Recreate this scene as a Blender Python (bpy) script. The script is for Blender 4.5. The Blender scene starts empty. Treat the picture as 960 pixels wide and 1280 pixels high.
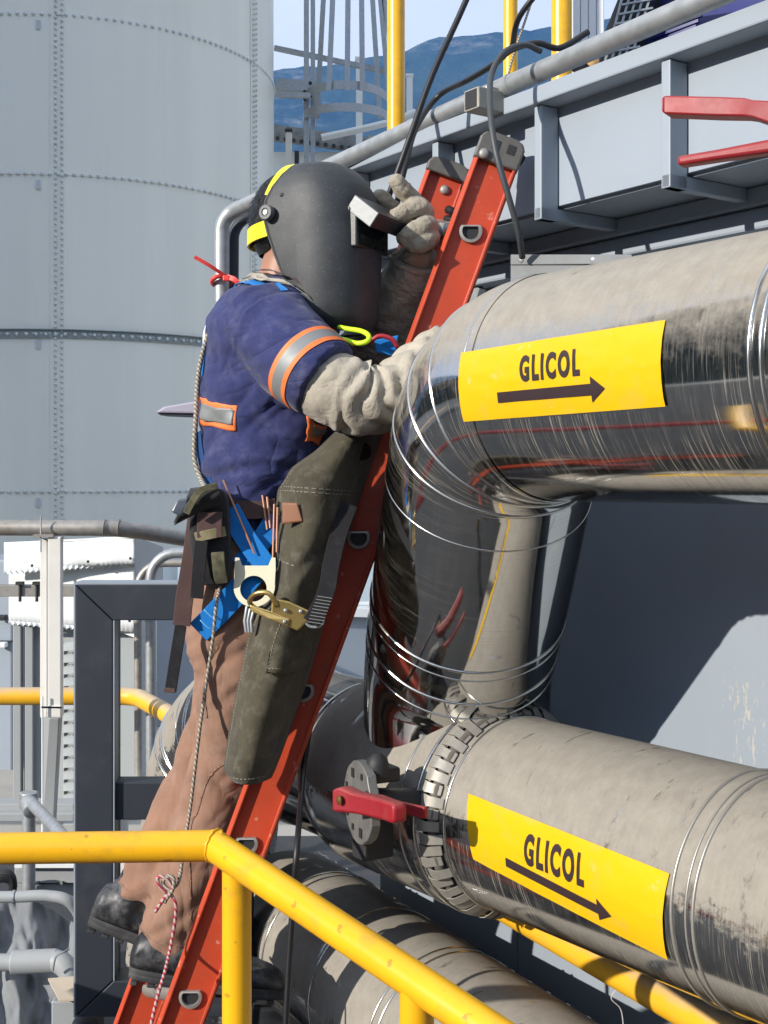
import bpy, bmesh, math, random
import numpy as np
from mathutils import Vector, Matrix, noise
random.seed(7)
SC = bpy.context.scene
COL = SC.collection
R = math.radians
V = Vector
CZ, F = 1.7, 1600.0          # eye height above the concrete floor, focal length in reference pixels

# ---------------------------------------------------------------- camera, world, sun, exposure
cam = bpy.data.cameras.new('camera'); camo = bpy.data.objects.new('camera', cam); COL.objects.link(camo)
cam.sensor_width = 36.0; cam.lens = 36.0 * F / 1280.0; cam.shift_y = -40.0 / 1280.0
cam.clip_start = 0.05; cam.clip_end = 5000
camo.location = (0, 0, CZ); camo.rotation_euler = (R(90), 0, 0)
SC.camera = camo
SUN_AZ, SUN_EL = R(34), R(21.5)       # azimuth measured from the left (-x) towards the camera (-y)
sdir = V((-math.cos(SUN_AZ)*math.cos(SUN_EL), -math.sin(SUN_AZ)*math.cos(SUN_EL), math.sin(SUN_EL)))
sun = bpy.data.lights.new('sun', 'SUN'); suno = bpy.data.objects.new('sun', sun); COL.objects.link(suno)
sun.energy = 5.0; sun.angle = R(0.53); sun.color = (1.0, 0.94, 0.85)
suno.rotation_euler = sdir.to_track_quat('Z', 'Y').to_euler(); suno.location = (-6, -2, 9)
W = bpy.data.worlds.new('World'); SC.world = W; W.use_nodes = True
nt = W.node_tree; nt.nodes.clear()
wo = nt.nodes.new('ShaderNodeOutputWorld'); bg = nt.nodes.new('ShaderNodeBackground'); bg.inputs[1].default_value = 0.115
sky = nt.nodes.new('ShaderNodeTexSky'); sky.sky_type = 'NISHITA'; sky.sun_disc = False
sky.sun_elevation = SUN_EL; sky.sun_rotation = math.atan2(sdir.x, sdir.y)
sky.altitude = 1500; sky.air_density = 1.0; sky.dust_density = 1.2
tc = nt.nodes.new('ShaderNodeTexCoord'); mp = nt.nodes.new('ShaderNodeMapping'); mp.inputs['Scale'].default_value = (1, 1, 2.6)
nz = nt.nodes.new('ShaderNodeTexNoise'); nz.inputs['Scale'].default_value = 2.2; nz.inputs['Detail'].default_value = 6; nz.inputs['Roughness'].default_value = .55
rp = nt.nodes.new('ShaderNodeValToRGB'); rp.color_ramp.elements[0].position = .38; rp.color_ramp.elements[1].position = .68
rp.color_ramp.elements[0].color = (.68, .68, .68, 1); rp.color_ramp.elements[1].color = (.95, .95, .95, 1)
mx = nt.nodes.new('ShaderNodeMix'); mx.data_type = 'RGBA'; mx.inputs[7].default_value = (5.9, 6.05, 6.25, 1)
L = nt.links.new
L(tc.outputs['Generated'], mp.inputs[0]); L(mp.outputs[0], nz.inputs['Vector']); L(nz.outputs['Fac'], rp.inputs[0])
L(rp.outputs[0], mx.inputs[0]); L(sky.outputs[0], mx.inputs[6]); L(mx.outputs[2], bg.inputs[0]); L(bg.outputs[0], wo.inputs[0])
SC.view_settings.view_transform = 'Standard'; SC.view_settings.look = 'None'
SC.view_settings.exposure = 0.90; SC.view_settings.gamma = 1.0
SC.render.engine = 'CYCLES'
SC.cycles.max_bounces = 7; SC.cycles.glossy_bounces = 5; SC.cycles.diffuse_bounces = 3
SC.cycles.caustics_reflective = False; SC.cycles.caustics_refractive = False
SC.cycles.use_denoising = True

# ---------------------------------------------------------------- helpers
def P(px, py, d):
    """point at reference pixel (px, py) and distance d in front of the camera"""
    return V(((px-480)/F*d, d, CZ+(600-py)/F*d))

class MB:
    def __init__(s): s.v = []; s.f = []; s.uv = None
    def add(s, vs, fs):
        o = len(s.v); s.v += [V(p) for p in vs]; s.f += [tuple(i+o for i in f) for f in fs]; return s
    def box(s, c, size, rz=0.0, M=None):
        hx, hy, hz = [q/2 for q in size]
        m = M if M is not None else Matrix.Rotation(rz, 3, 'Z')
        vs = [V(c) + m @ V((x, y, z)) for x in (-hx, hx) for y in (-hy, hy) for z in (-hz, hz)]
        return s.add(vs, [(0,1,3,2),(4,6,7,5),(0,4,5,1),(2,3,7,6),(0,2,6,4),(1,5,7,3)])
    def bar(s, a, b, w, h, up=(0,0,1)):
        """rectangular bar from a to b: w across, h along up"""
        a, b = V(a), V(b); t = (b-a).normalized(); x = t.cross(V(up))
        if x.length < 1e-4: x = t.cross(V((0,1,0)))
        x.normalize(); y = x.cross(t).normalized()
        vs = [p + x*sx*w/2 + y*sy*h/2 for p in (a, b) for sx, sy in ((-1,-1),(1,-1),(1,1),(-1,1))]
        return s.add(vs, [(0,1,2,3),(7,6,5,4),(0,4,5,1),(1,5,6,2),(2,6,7,3),(3,7,4,0)])
    def loft(s, rings, caps=True, closed=False):
        n = len(rings[0]); vs = [p for r in rings for p in r]; fs = []
        m = len(rings)
        for i in range(m if closed else m-1):
            k = (i+1) % m
            for j in range(n):
                fs.append((i*n+j, i*n+(j+1)%n, k*n+(j+1)%n, k*n+j))
        if caps and not closed:
            fs.append(tuple(range(n-1, -1, -1))); fs.append(tuple((m-1)*n+j for j in range(n)))
        return s.add(vs, fs)
    def tube(s, pts, r, n=12, caps=True, closed=False, squash=None):
        pts = [V(p) for p in pts]; fr = frames(pts, closed)
        rings = []
        for i, p in enumerate(pts):
            ri = r[i] if isinstance(r, (list, tuple)) else r
            x, y = fr[i]
            a, b = (ri, ri) if squash is None else (ri*squash[0], ri*squash[1])
            rings.append([p + x*a*math.cos(q) + y*b*math.sin(q) for q in [2*math.pi*j/n for j in range(n)]])
        return s.loft(rings, caps, closed)
    def ribbon(s, pts, w, th, side):
        """flat strap along pts; side = vector (or list) across the strap"""
        pts = [V(p) for p in pts]; rings = []
        for i, p in enumerate(pts):
            t = (pts[min(i+1, len(pts)-1)] - pts[max(i-1, 0)]).normalized()
            sd = V(side[i] if isinstance(side, list) else side); sd = (sd - t*sd.dot(t)).normalized()
            nn = t.cross(sd).normalized(); wi = w[i] if isinstance(w, list) else w
            rings.append([p+sd*wi/2+nn*th/2, p-sd*wi/2+nn*th/2, p-sd*wi/2-nn*th/2, p+sd*wi/2-nn*th/2])
        return s.loft(rings)
    def lathe(s, o, ax, prof, n=24, caps=True):
        o = V(o); ax = V(ax).normalized(); x = ax.orthogonal().normalized(); y = ax.cross(x)
        return s.loft([[o+ax*t+(x*math.cos(2*math.pi*j/n)+y*math.sin(2*math.pi*j/n))*max(r, 1e-4) for j in range(n)] for t, r in prof], caps)
    def prism(s, poly, ext):
        n = len(poly); poly = [V(p) for p in poly]; e = V(ext)
        return s.add(poly+[p+e for p in poly], [tuple(range(n-1,-1,-1)), tuple(range(n, 2*n))]+[(j,(j+1)%n,n+(j+1)%n,n+j) for j in range(n)])
    def grid(s, rows):
        m, n = len(rows), len(rows[0])
        return s.add([p for r in rows for p in r], [(i*n+j, i*n+j+1, (i+1)*n+j+1, (i+1)*n+j) for i in range(m-1) for j in range(n-1)])
    def build(s, name, mat, parent=None, smooth=35, bevel=0, seg=2, fixn=True, sub=0, solid=0, offset=-1):
        me = bpy.data.meshes.new(name)
        off = wloc(parent) if parent else V((0,0,0))
        me.from_pydata([tuple(p-off) for p in s.v], [], s.f)
        if s.uv:
            ul = me.uv_layers.new(name='flow')
            for lp in me.loops: ul.data[lp.index].uv = s.uv[lp.index] if len(s.uv) == len(me.loops) else s.uv[lp.vertex_index]
        if fixn:
            bm = bmesh.new(); bm.from_mesh(me); bmesh.ops.recalc_face_normals(bm, faces=bm.faces); bm.to_mesh(me); bm.free()
        return finish(name, me, mat, parent, smooth, bevel, seg, sub, solid, offset)

def finish(name, me, mat, parent=None, smooth=35, bevel=0, seg=2, sub=0, solid=0, offset=-1):
    me.name = name
    if isinstance(mat, (list, tuple)):
        for m in mat: me.materials.append(m)
    elif mat: me.materials.append(mat)
    if smooth:
        me.shade_smooth()
        if smooth < 180: me.set_sharp_from_angle(angle=R(smooth))
    ob = bpy.data.objects.new(name, me); COL.objects.link(ob)
    if parent: ob.parent = parent
    if solid:
        m = ob.modifiers.new('thickness', 'SOLIDIFY'); m.thickness = solid; m.offset = offset
    if bevel:
        m = ob.modifiers.new('bevel', 'BEVEL'); m.width = bevel; m.segments = seg; m.limit_method = 'ANGLE'; m.angle_limit = R(40)
        m.harden_normals = False
    if sub:
        m = ob.modifiers.new('sub', 'SUBSURF'); m.levels = sub; m.render_levels = sub
    return ob

def wloc(o):
    p = V((0,0,0))
    while o: p += V(o.location); o = o.parent
    return p

def frames(pts, closed=False):
    n = len(pts); T = []
    for i in range(n):
        a = pts[(i-1) % n] if closed else pts[max(i-1, 0)]; b = pts[(i+1) % n] if closed else pts[min(i+1, n-1)]
        T.append((b-a).normalized())
    x = T[0].cross(V((0,0,1)))
    if x.length < .05: x = T[0].cross(V((0,1,0)))
    x.normalize(); out = []
    for t in T:
        x = (x - t*x.dot(t)).normalized(); out.append((x, t.cross(x)))
    return out

def spline(pts, n=8):
    """Catmull-Rom through pts"""
    pts = [V(p) for p in pts]; q = [pts[0]*2-pts[1]] + pts + [pts[-1]*2-pts[-2]]; out = []
    for i in range(1, len(q)-2):
        a, b, c, d = q[i-1], q[i], q[i+1], q[i+2]
        for k in range(n):
            t = k/n
            out.append(.5*((2*b)+(c-a)*t+(2*a-5*b+4*c-d)*t*t+(3*b-a-3*c+d)*t**3))
    out.append(pts[-1]); return out

def fillet(pts, rs, n=10):
    pts = [V(p) for p in pts]; out = [pts[0]]
    for i in range(1, len(pts)-1):
        a = (pts[i-1]-pts[i]).normalized(); b = (pts[i+1]-pts[i]).normalized(); r = rs[i-1]
        if r <= 0: out.append(pts[i]); continue
        half = a.angle(b)/2; tl = r/math.tan(half); bis = (a+b).normalized(); c = pts[i]+bis*(r/math.sin(half))
        p0, p1 = pts[i]+a*tl, pts[i]+b*tl; u0, u1 = p0-c, p1-c; ang = u0.angle(u1)
        for k in range(n+1):
            t = k/n; out.append(c + (u0*math.sin((1-t)*ang)+u1*math.sin(t*ang))/math.sin(ang))
    out.append(pts[-1]); return out

def densify(pts, step):
    out = [pts[0]]
    for a, b in zip(pts, pts[1:]):
        k = max(1, int((b-a).length/step)); out += [a+(b-a)*(j/k) for j in range(1, k+1)]
    return out

def tag(o, label=None, cat=None, group=None, kind=None):
    if label: o['label'] = label
    if cat: o['category'] = cat
    if group: o['group'] = group
    if kind: o['kind'] = kind
    return o
def thing(name, label, cat, loc, group=None):
    o = bpy.data.objects.new(name, None); COL.objects.link(o); o.location = loc; o.empty_display_size = .1
    return tag(o, label, cat, group)
def structure(o): o['kind'] = 'structure'; return o
def copy_child(o, parent, loc=None):
    c = o.copy(); COL.objects.link(c); c.parent = parent
    if loc is not None: c.location = loc
    return c

def remesh(mb, voxel, smooth=4, fac=.5):
    me = bpy.data.meshes.new('tmp'); me.from_pydata([tuple(p) for p in mb.v], [], mb.f)
    bm = bmesh.new(); bm.from_mesh(me); bmesh.ops.recalc_face_normals(bm, faces=bm.faces); bm.to_mesh(me); bm.free()
    ob = bpy.data.objects.new('tmp', me); COL.objects.link(ob)
    m = ob.modifiers.new('r', 'REMESH'); m.mode = 'VOXEL'; m.voxel_size = voxel
    if smooth:
        k = ob.modifiers.new('s', 'SMOOTH'); k.iterations = smooth; k.factor = fac
    bpy.context.view_layer.update(); dg = bpy.context.evaluated_depsgraph_get()
    out = bpy.data.meshes.new_from_object(ob.evaluated_get(dg)); bpy.data.objects.remove(ob); bpy.data.meshes.remove(me)
    return out
def coords(me):
    a = np.empty(len(me.vertices)*3); me.vertices.foreach_get('co', a); return a.reshape(-1, 3)
def normals(me):
    a = np.empty(len(me.vertices)*3); me.vertices.foreach_get('normal', a); return a.reshape(-1, 3)
def setco(me, a): me.vertices.foreach_set('co', a.ravel()); me.update()
def displace(me, fn):
    """push every vertex along its normal by fn(co)"""
    c = coords(me); n = normals(me); c = c + n*np.array([fn(V(p), V(q)) for p, q in zip(c, n)])[:, None]; setco(me, c); return me
def localise(me, parent):
    c = coords(me) - np.array(wloc(parent))[None, :]; setco(me, c); return me

# ---------------------------------------------------------------- materials
class N:
    def __init__(s, name):
        s.m = bpy.data.materials.new(name); s.m.use_nodes = True; s.t = s.m.node_tree; s.t.nodes.clear()
        s.out = s.n('ShaderNodeOutputMaterial'); s.b = s.n('ShaderNodeBsdfPrincipled'); s.l(s.b.outputs[0], s.out.inputs[0])
        s.tc = s.n('ShaderNodeTexCoord')
    def n(s, t, **k):
        q = s.t.nodes.new(t)
        for a, b in k.items(): setattr(q, a, b)
        return q
    def l(s, a, b): s.t.links.new(a, b)
    def coord(s, scale=(1,1,1), src='Object', rot=(0,0,0)):
        m = s.n('ShaderNodeMapping'); m.inputs['Scale'].default_value = scale; m.inputs['Rotation'].default_value = rot; s.l(s.tc.outputs[src], m.inputs[0]); return m.outputs[0]
    def noise(s, scale, detail=4, rough=.55, vec=None, dist=0):
        q = s.n('ShaderNodeTexNoise'); q.inputs['Scale'].default_value = scale; q.inputs['Detail'].default_value = detail
        q.inputs['Roughness'].default_value = rough; q.inputs['Distortion'].default_value = dist
        s.l(vec if vec is not None else s.coord(), q.inputs['Vector']); return q.outputs['Fac']
    def ramp(s, fac, a, b, ca=(0,0,0,1), cb=(1,1,1,1), mode='LINEAR'):
        q = s.n('ShaderNodeValToRGB'); q.color_ramp.elements[0].position = a; q.color_ramp.elements[1].position = b
        q.color_ramp.elements[0].color = ca; q.color_ramp.elements[1].color = cb; q.color_ramp.interpolation = mode; s.l(fac, q.inputs[0]); return q.outputs[0]
    def math(s, op, a, b=None, clamp=False):
        q = s.n('ShaderNodeMath', operation=op); q.use_clamp = clamp
        for i, x in enumerate((a, b)):
            if x is None: continue
            if isinstance(x, (int, float)): q.inputs[i].default_value = x
            else: s.l(x, q.inputs[i])
        return q.outputs[0]
    def mix(s, f, a, b):
        q = s.n('ShaderNodeMix', data_type='RGBA')
        for i, x in ((0, f), (6, a), (7, b)):
            if isinstance(x, (int, float)): q.inputs[i].default_value = x
            elif isinstance(x, (tuple, list)): q.inputs[i].default_value = (*x[:3], 1)
            else: s.l(x, q.inputs[i])
        return q.outputs[2]
    def bump(s, h, strength=.3, dist=.002, prev=None):
        q = s.n('ShaderNodeBump'); q.inputs['Strength'].default_value = strength; q.inputs['Distance'].default_value = dist
        s.l(h, q.inputs['Height'])
        if prev is not None: s.l(prev, q.inputs['Normal'])
        s.l(q.outputs[0], s.b.inputs['Normal']); return q.outputs[0]
    def set(s, name, x):
        i = s.b.inputs[name]
        if isinstance(x, (int, float)): i.default_value = x
        elif isinstance(x, (tuple, list)): i.default_value = (*x[:3], 1) if len(i.default_value) == 4 else x
        else: s.l(x, i)
        return s

def paint(name, col, rough=.45, var=.12, vs=3., bump=.15, bs=90, dirt=(.2,.17,.13), amt=.25, ds=6., metal=0, spots=0, spotcol=(.1,.08,.06), topdust=0):
    n = N(name); big = n.noise(vs, 3)
    c = n.mix(n.ramp(big, .3, .7), tuple(x*(1-var) for x in col), tuple(min(1, x*(1+var)) for x in col))
    d = n.ramp(n.noise(ds, 7, .65), .52, .8); c = n.mix(n.math('MULTIPLY', d, amt), c, dirt)
    if spots: c = n.mix(n.math('MULTIPLY', n.ramp(n.noise(38, 3, .6), .66, .70), spots), c, spotcol)
    if topdust:
        g = n.n('ShaderNodeNewGeometry'); sp = n.n('ShaderNodeSeparateXYZ'); n.l(g.outputs['Normal'], sp.inputs[0])
        t = n.math('MULTIPLY', n.ramp(n.math('ADD', sp.outputs[2], n.math('MULTIPLY', n.math('SUBTRACT', n.noise(14, 6, .7), .5), .6)), .35, .95), topdust)
        c = n.mix(t, c, (.42, .38, .32))
    n.set('Base Color', c); n.set('Metallic', metal)
    n.set('Roughness', n.math('ADD', n.math('MULTIPLY', n.noise(ds*2, 5), .25), rough-.12, True))
    if bump: n.bump(n.noise(bs, 4), bump, .001)
    return n.m

def fabric(name, col, weave=900, bump=.35, var=.2, fade=(.5,.5,.5), fadeamt=.2, rough=.9, vs=7, dirt=(.25,.2,.15), dirtamt=.2, wrinkle=0, wsc=(7,7,20), wrot=(0,.6,0)):
    n = N(name); c = n.mix(n.ramp(n.noise(vs, 5, .6), .3, .72), tuple(x*(1-var) for x in col), tuple(min(1, x*(1+var)) for x in col))
    c = n.mix(n.math('MULTIPLY', n.ramp(n.noise(vs*2.3, 7, .7), .5, .75), fadeamt), c, fade)
    c = n.mix(n.math('MULTIPLY', n.ramp(n.noise(vs*.8, 7, .7, dist=.6), .56, .78), dirtamt), c, dirt)
    n.set('Base Color', c); n.set('Roughness', rough); n.set('Sheen Weight', .15); n.set('Specular IOR Level', .2)
    w = n.noise(weave, 2, .5); k = n.noise(60, 5, .6)
    prev = n.bump(n.math('ADD', n.math('MULTIPLY', w, .5), k), bump, .002)
    if wrinkle:
        def ridge(scale, rot, ns):
            q = n.noise(ns, 2.5, .5, n.coord(scale, 'Object', rot), .8)
            return n.math('POWER', n.math('ABSOLUTE', n.math('SUBTRACT', n.math('MULTIPLY', q, 2.0), 1.0)), .7)
        h = n.math('ADD', ridge(wsc, wrot, 1.0), n.math('MULTIPLY', ridge((wsc[0]*1.9, wsc[1]*1.9, wsc[2]*1.3), (.4, -wrot[1]*.8, .2), 1.0), .5))
        n.bump(h, wrinkle, .016, prev)
    return n.m

def galv(name, base=(.5,.52,.54), rough=.42, rust=.0, metal=.75, dusty=.25):
    n = N(name); v = n.n('ShaderNodeTexVoronoi'); v.inputs['Scale'].default_value = 42; n.l(n.coord(), v.inputs['Vector'])
    c = n.mix(n.math('MULTIPLY', n.ramp(v.outputs['Distance'], .1, .7), .5), tuple(x*.82 for x in base), tuple(min(1,x*1.15) for x in base))
    c = n.mix(n.math('MULTIPLY', n.ramp(n.noise(7, 7, .65), .5, .75), dusty), c, (.33,.30,.26))
    if rust: c = n.mix(n.math('MULTIPLY', n.ramp(n.noise(5, 8, .7, dist=.5), .52, .72), rust), c, (.22,.11,.045))
    n.set('Base Color', c); n.set('Metallic', metal); n.set('Roughness', n.math('ADD', n.math('MULTIPLY', n.noise(25, 5), .3), rough-.12))
    n.bump(n.noise(130, 4), .12, .001); return n.m

def steel_jacket(name, dust=1.0, streak=.55, rough=.05, top=(.0, .5), edge=.75):
    """polished cladding with dust lying on its upper side and rain streaks running round it (uv 'flow': metres along, metres round)"""
    n = N(name); uv = n.n('ShaderNodeUVMap'); uv.uv_map = 'flow'
    def uvn(sx, sy, scale, det, rg=.6, rot=0, dist=0):
        m = n.n('ShaderNodeMapping'); m.inputs['Scale'].default_value = (sx, sy, 1); m.inputs['Rotation'].default_value = (0, 0, rot); n.l(uv.outputs[0], m.inputs[0]); return n.noise(scale, det, rg, m.outputs[0], dist)
    g = n.n('ShaderNodeNewGeometry'); sp = n.n('ShaderNodeSeparateXYZ'); n.l(g.outputs['Normal'], sp.inputs[0])
    patchy = n.math('ADD', n.math('MULTIPLY', n.math('SUBTRACT', uvn(1, 1.6, 7, 8, .7), .5), .65), n.math('MULTIPLY', n.math('SUBTRACT', uvn(1, 1, 60, 4, .7), .5), .45))
    stk = uvn(46, 1.5, 4, 5, .65, .12); fine = uvn(150, 2.2, 3.4, 3, .6, .2)
    up = n.math('ADD', n.math('ADD', sp.outputs[2], patchy), n.math('MULTIPLY', n.math('SUBTRACT', stk, .5), .30))
    cover = n.math('MULTIPLY', n.ramp(up, top[0], top[1]), dust, True)
    wiped = n.ramp(uvn(9, 3.2, 3, 5, .7, .5, .4), .60, .68)          # rubbed and scuffed places
    cover = n.math('MULTIPLY', cover, n.math('SUBTRACT', 1.0, n.math('MULTIPLY', wiped, .55)), True)
    low = n.ramp(n.math('MULTIPLY', sp.outputs[2], -1), -.1, .35)
    runs = n.math('MULTIPLY', n.ramp(fine, .54, .66), n.math('ADD', n.math('MULTIPLY', n.ramp(uvn(2, 2, 3, 3), .33, .55), streak), .05))
    film = n.math('MULTIPLY', n.ramp(uvn(30, 6, 5, 6, .7), .5, .8), .09*dust)
    cover = n.math('MAXIMUM', n.math('MAXIMUM', cover, runs), film)
    dustcol = n.mix(n.ramp(n.math('ADD', n.math('MULTIPLY', uvn(3, 3, 8, 6, .7), .6), n.math('MULTIPLY', uvn(12, 2.5, 9, 6, .75, .4), .4)), .26, .78), (.215, .195, .165), (.36, .33, .28))
    d = n.n('ShaderNodeBsdfPrincipled'); n.l(dustcol, d.inputs['Base Color']); d.inputs['Roughness'].default_value = .8; d.inputs['Specular IOR Level'].default_value = .25
    n.set('Base Color', (.60, .60, .59)); n.set('Metallic', 1.0); n.set('Specular Tint', (edge, edge, edge))
    n.set('Roughness', n.math('ADD', rough, n.math('MULTIPLY', uvn(1, 1, 5, 5), .07)))
    n.bump(uvn(1.2, 1.2, 3.2, 2, .4), .16, .012)
    bq = n.n('ShaderNodeBump'); bq.inputs['Strength'].default_value = .4; bq.inputs['Distance'].default_value = .0015
    n.l(uvn(6, 6, 30, 6, .7), bq.inputs['Height']); n.l(bq.outputs[0], d.inputs['Normal'])
    ms = n.n('ShaderNodeMixShader'); n.l(cover, ms.inputs[0]); n.l(n.b.outputs[0], ms.inputs[1]); n.l(d.outputs[0], ms.inputs[2]); n.l(ms.outputs[0], n.out.inputs[0])
    return n.m

def plain(name, col, rough=.5, metal=0, bump=0, bs=200, spec=.5):
    n = N(name); n.set('Base Color', n.mix(n.noise(12, 5, .6), tuple(x*.85 for x in col), tuple(min(1,x*1.12) for x in col)))
    n.set('Roughness', rough); n.set('Metallic', metal); n.set('Specular IOR Level', spec)
    if bump: n.bump(n.noise(bs, 4), bump, .0015)
    return n.m

m_wall = paint('blue grey plate paint', (.295,.338,.388), .5, .06, 1.2, .06, 30, (.22,.22,.2), .25, 2.5)
m_frame = paint('dark blue grey frame paint', (.020,.025,.036), .55, .06, 2, .08, 50, (.2,.19,.17), .2, 5)
m_yellow = paint('yellow railing paint', (.80,.42,.010), .30, .08, 5, .22, 30, (.22,.13,.05), .55, 14, spots=.5, spotcol=(.16,.07,.03))
m_yellow_d = paint('yellow dusty pipe paint', (.80,.42,.015), .42, .06, 4, .1, 60, (.3,.22,.12), .3, 7, topdust=.75)
m_galv = galv('galvanised steel', (.40,.42,.43), .42, 0, .55, .3)
m_galv_rust = galv('weathered galvanised pipe', (.36,.34,.31), .45, .5, .5, .4)
m_grey_paint = paint('light grey paint', (.34,.355,.36), .5, .05, 2, .08, 60, (.25,.23,.2), .25, 4)
m_white = paint('white sheet paint', (.78,.80,.79), .45, .03, 2, .08, 40, (.35,.32,.28), .2, 4)
m_offwhite = paint('off white bracket paint', (.70,.68,.63), .5, .05, 3, .1, 60, (.3,.2,.12), .3, 7)
nk = N('grey green tank coating'); st_ = nk.noise(1.0, 4, .6, nk.coord((2.6, 2.6, .10))); cl_ = nk.noise(.7, 3, .5)
ck = nk.mix(nk.ramp(st_, .35, .68), (.78,.78,.69), (.85,.845,.75)); ck = nk.mix(nk.math('MULTIPLY', nk.ramp(cl_, .4, .7), .25), ck, (.76,.76,.68))
ck = nk.mix(nk.math('MULTIPLY', nk.ramp(nk.noise(1.0, 7, .7, nk.coord((9, 9, .5))), .60, .78), .22), ck, (.42,.42,.38))
nk.set('Base Color', ck); nk.set('Roughness', nk.math('ADD', .22, nk.math('MULTIPLY', nk.noise(2.2, 4), .2))); nk.bump(nk.noise(.9, 2, .4), .35, .03); m_tank = nk.m
m_bolt = paint('bolt caps', (.62,.66,.65), .35, .08, 4, 0)
m_dark = plain('dark rubber', (.02,.02,.022), .6, 0, .2)
m_black_plastic = plain('black plastic', (.022,.023,.025), .38, 0, .1)
m_steel = steel_jacket('dusty polished cladding', 1.0, .85)
m_steel_mid = steel_jacket('dusted header cladding', 1.0, .9, .09, (-.42, .16))
m_steel_clean = steel_jacket('clean polished cladding', .35, .16, .03, (.55, 1.1), .32)
m_steel_dusty = steel_jacket('heavily dusted cladding', 1.0, .7, .10, (-.25, .40))
m_steel_tee = steel_jacket('dust coated tee cladding', 1.0, .8, .10, (-.75, -.1))
m_bead = steel_jacket('polished seam bead', .6, .2, .10, (.2, .9))
m_label = None
# ---------------------------------------------------------------- ground, hills, haze
g = MB(); nseg = 48
g.add([V((0,0,0))]+[V((780*math.cos(2*math.pi*i/nseg), 780*math.sin(2*math.pi*i/nseg), 0)) for i in range(nseg)], [(0, i+1, (i+1) % nseg+1) for i in range(nseg)])
m_conc = paint('concrete yard', (.38,.36,.32), .85, .12, .6, .4, 40, (.09,.085,.08), .5, 1.6)
structure(g.build('ground', m_conc))

PROF = [(250,78),(300,80),(345,84),(400,76),(440,70),(470,66),(505,58),(522,50),(545,44),(565,44),(590,40),(640,36),(690,29),(740,20),(800,16)]
def ridge(az):
    """height of the ridge as a share of its distance, by azimuth (0 = straight ahead)"""
    px = 480+F*math.tan(az) if abs(az) < 1.3 else 9999
    h = .21+.05*math.sin(az*2.1+1)+.03*math.sin(az*5.3+.4)
    if 150 < px < 900:
        xs = [p[0] for p in PROF]; ys = [p[1] for p in PROF]; y = float(np.interp(px, xs, ys))
        k = 1/F*math.cos(az); w = min(1, (px-150)/100, (900-px)/100); h = h*(1-w)+(600-y)*k*w
    return h
hb = MB(); rows = []; NA = 720; RR = [300, 340, 385, 430, 480, 530, 580, 620, 655, 690, 705, 720, 760]
SH = [0, .03, .08, .16, .27, .40, .55, .68, .82, 1.0, .98, .9, .75]
for rr, sh in zip(RR, SH):
    row = []
    for i in range(NA+1):
        az = -math.pi+2*math.pi*i/NA; x, y = math.sin(az)*rr, math.cos(az)*rr
        h = ridge(az)*690*sh
        gul = noise.noise(V((az*14, rr*.004, 1.5)))*.5+noise.noise(V((az*37, rr*.012, 7)))*.28
        h *= 1+.30*gul*min(1, sh*4)*(1-sh*.97); h += (noise.noise(V((x*.05, y*.05, 3)))*3.2+noise.noise(V((x*.2, y*.2, 9)))*1.6)*min(1, sh*3)
        row.append(V((x, y, max(h, -.5) + (-.6 if sh == 0 else 0))))
    rows.append(row)
hb.grid(rows)
n = N('forest hillside'); big = n.noise(.035, 8, .7); c = n.mix(n.ramp(big, .35, .65), (.006,.014,.010), (.060,.085,.040))
c = n.mix(n.ramp(n.noise(.014, 8, .75, n.coord((1,1,2.4))), .56, .66), c, (.24,.23,.20)); c = n.mix(n.math('MULTIPLY', n.noise(.35, 3), .5), c, (.015,.03,.014))
n.set('Base Color', c); n.set('Roughness', .95); n.set('Specular IOR Level', .1); n.bump(n.noise(.16, 6, .75), 1.0, 6.0)
structure(hb.build('hills', n.m, smooth=180))
hz = MB().box((0, 0, 134), (1560, 1560, 272))
mh = bpy.data.materials.new('haze'); mh.use_nodes = True; t = mh.node_tree; t.nodes.clear()
o = t.nodes.new('ShaderNodeOutputMaterial'); pv = t.nodes.new('ShaderNodeVolumePrincipled'); t.links.new(pv.outputs[0], o.inputs['Volume'])
pv.inputs['Color'].default_value = (.15, .42, 1.0, 1); pv.inputs['Density'].default_value = .00072; pv.inputs['Anisotropy'].default_value = .2
tag(hz.build('haze', mh, smooth=0), kind='stuff')

# ---------------------------------------------------------------- bolted tank
TC = V((-3.0, 12.4, 0)); TR = 1.92
def tank_angle(px):
    k = (px-480)/F; a = 1+k*k; b = -2*(k*TC.x+TC.y); c = TC.x**2+TC.y**2-TR*TR; y = (-b-math.sqrt(max(0, b*b-4*a*c)))/(2*a)
    return math.atan2(k*y-TC.x, -(y-TC.y))      # 0 faces the camera side (-y), + towards +x
def tpt(a, r, z): return V((TC.x+math.sin(a)*r, TC.y-math.cos(a)*r, z))
A0 = tank_angle(63); A1 = tank_angle(321); DA = A1-A0; NP = int(round(2*math.pi/DA)); DA = 2*math.pi/NP
SEAMZ = [0.0]+[CZ+(600-y)/F*10.52 for y in (610, 413, 214, 15, -184, -383)]
tank = thing('bolted_tank', 'tall grey bolted steel tank with riveted panel seams', 'tank', (TC.x, TC.y, 0))
inner = MB().lathe((TC.x, TC.y, 0), (0,0,1), [(0, TR-.03), (SEAMZ[-1]-.02, TR-.03), (SEAMZ[-1]+.35, .1)], 64)
inner.build('shell', m_tank, tank)
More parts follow.
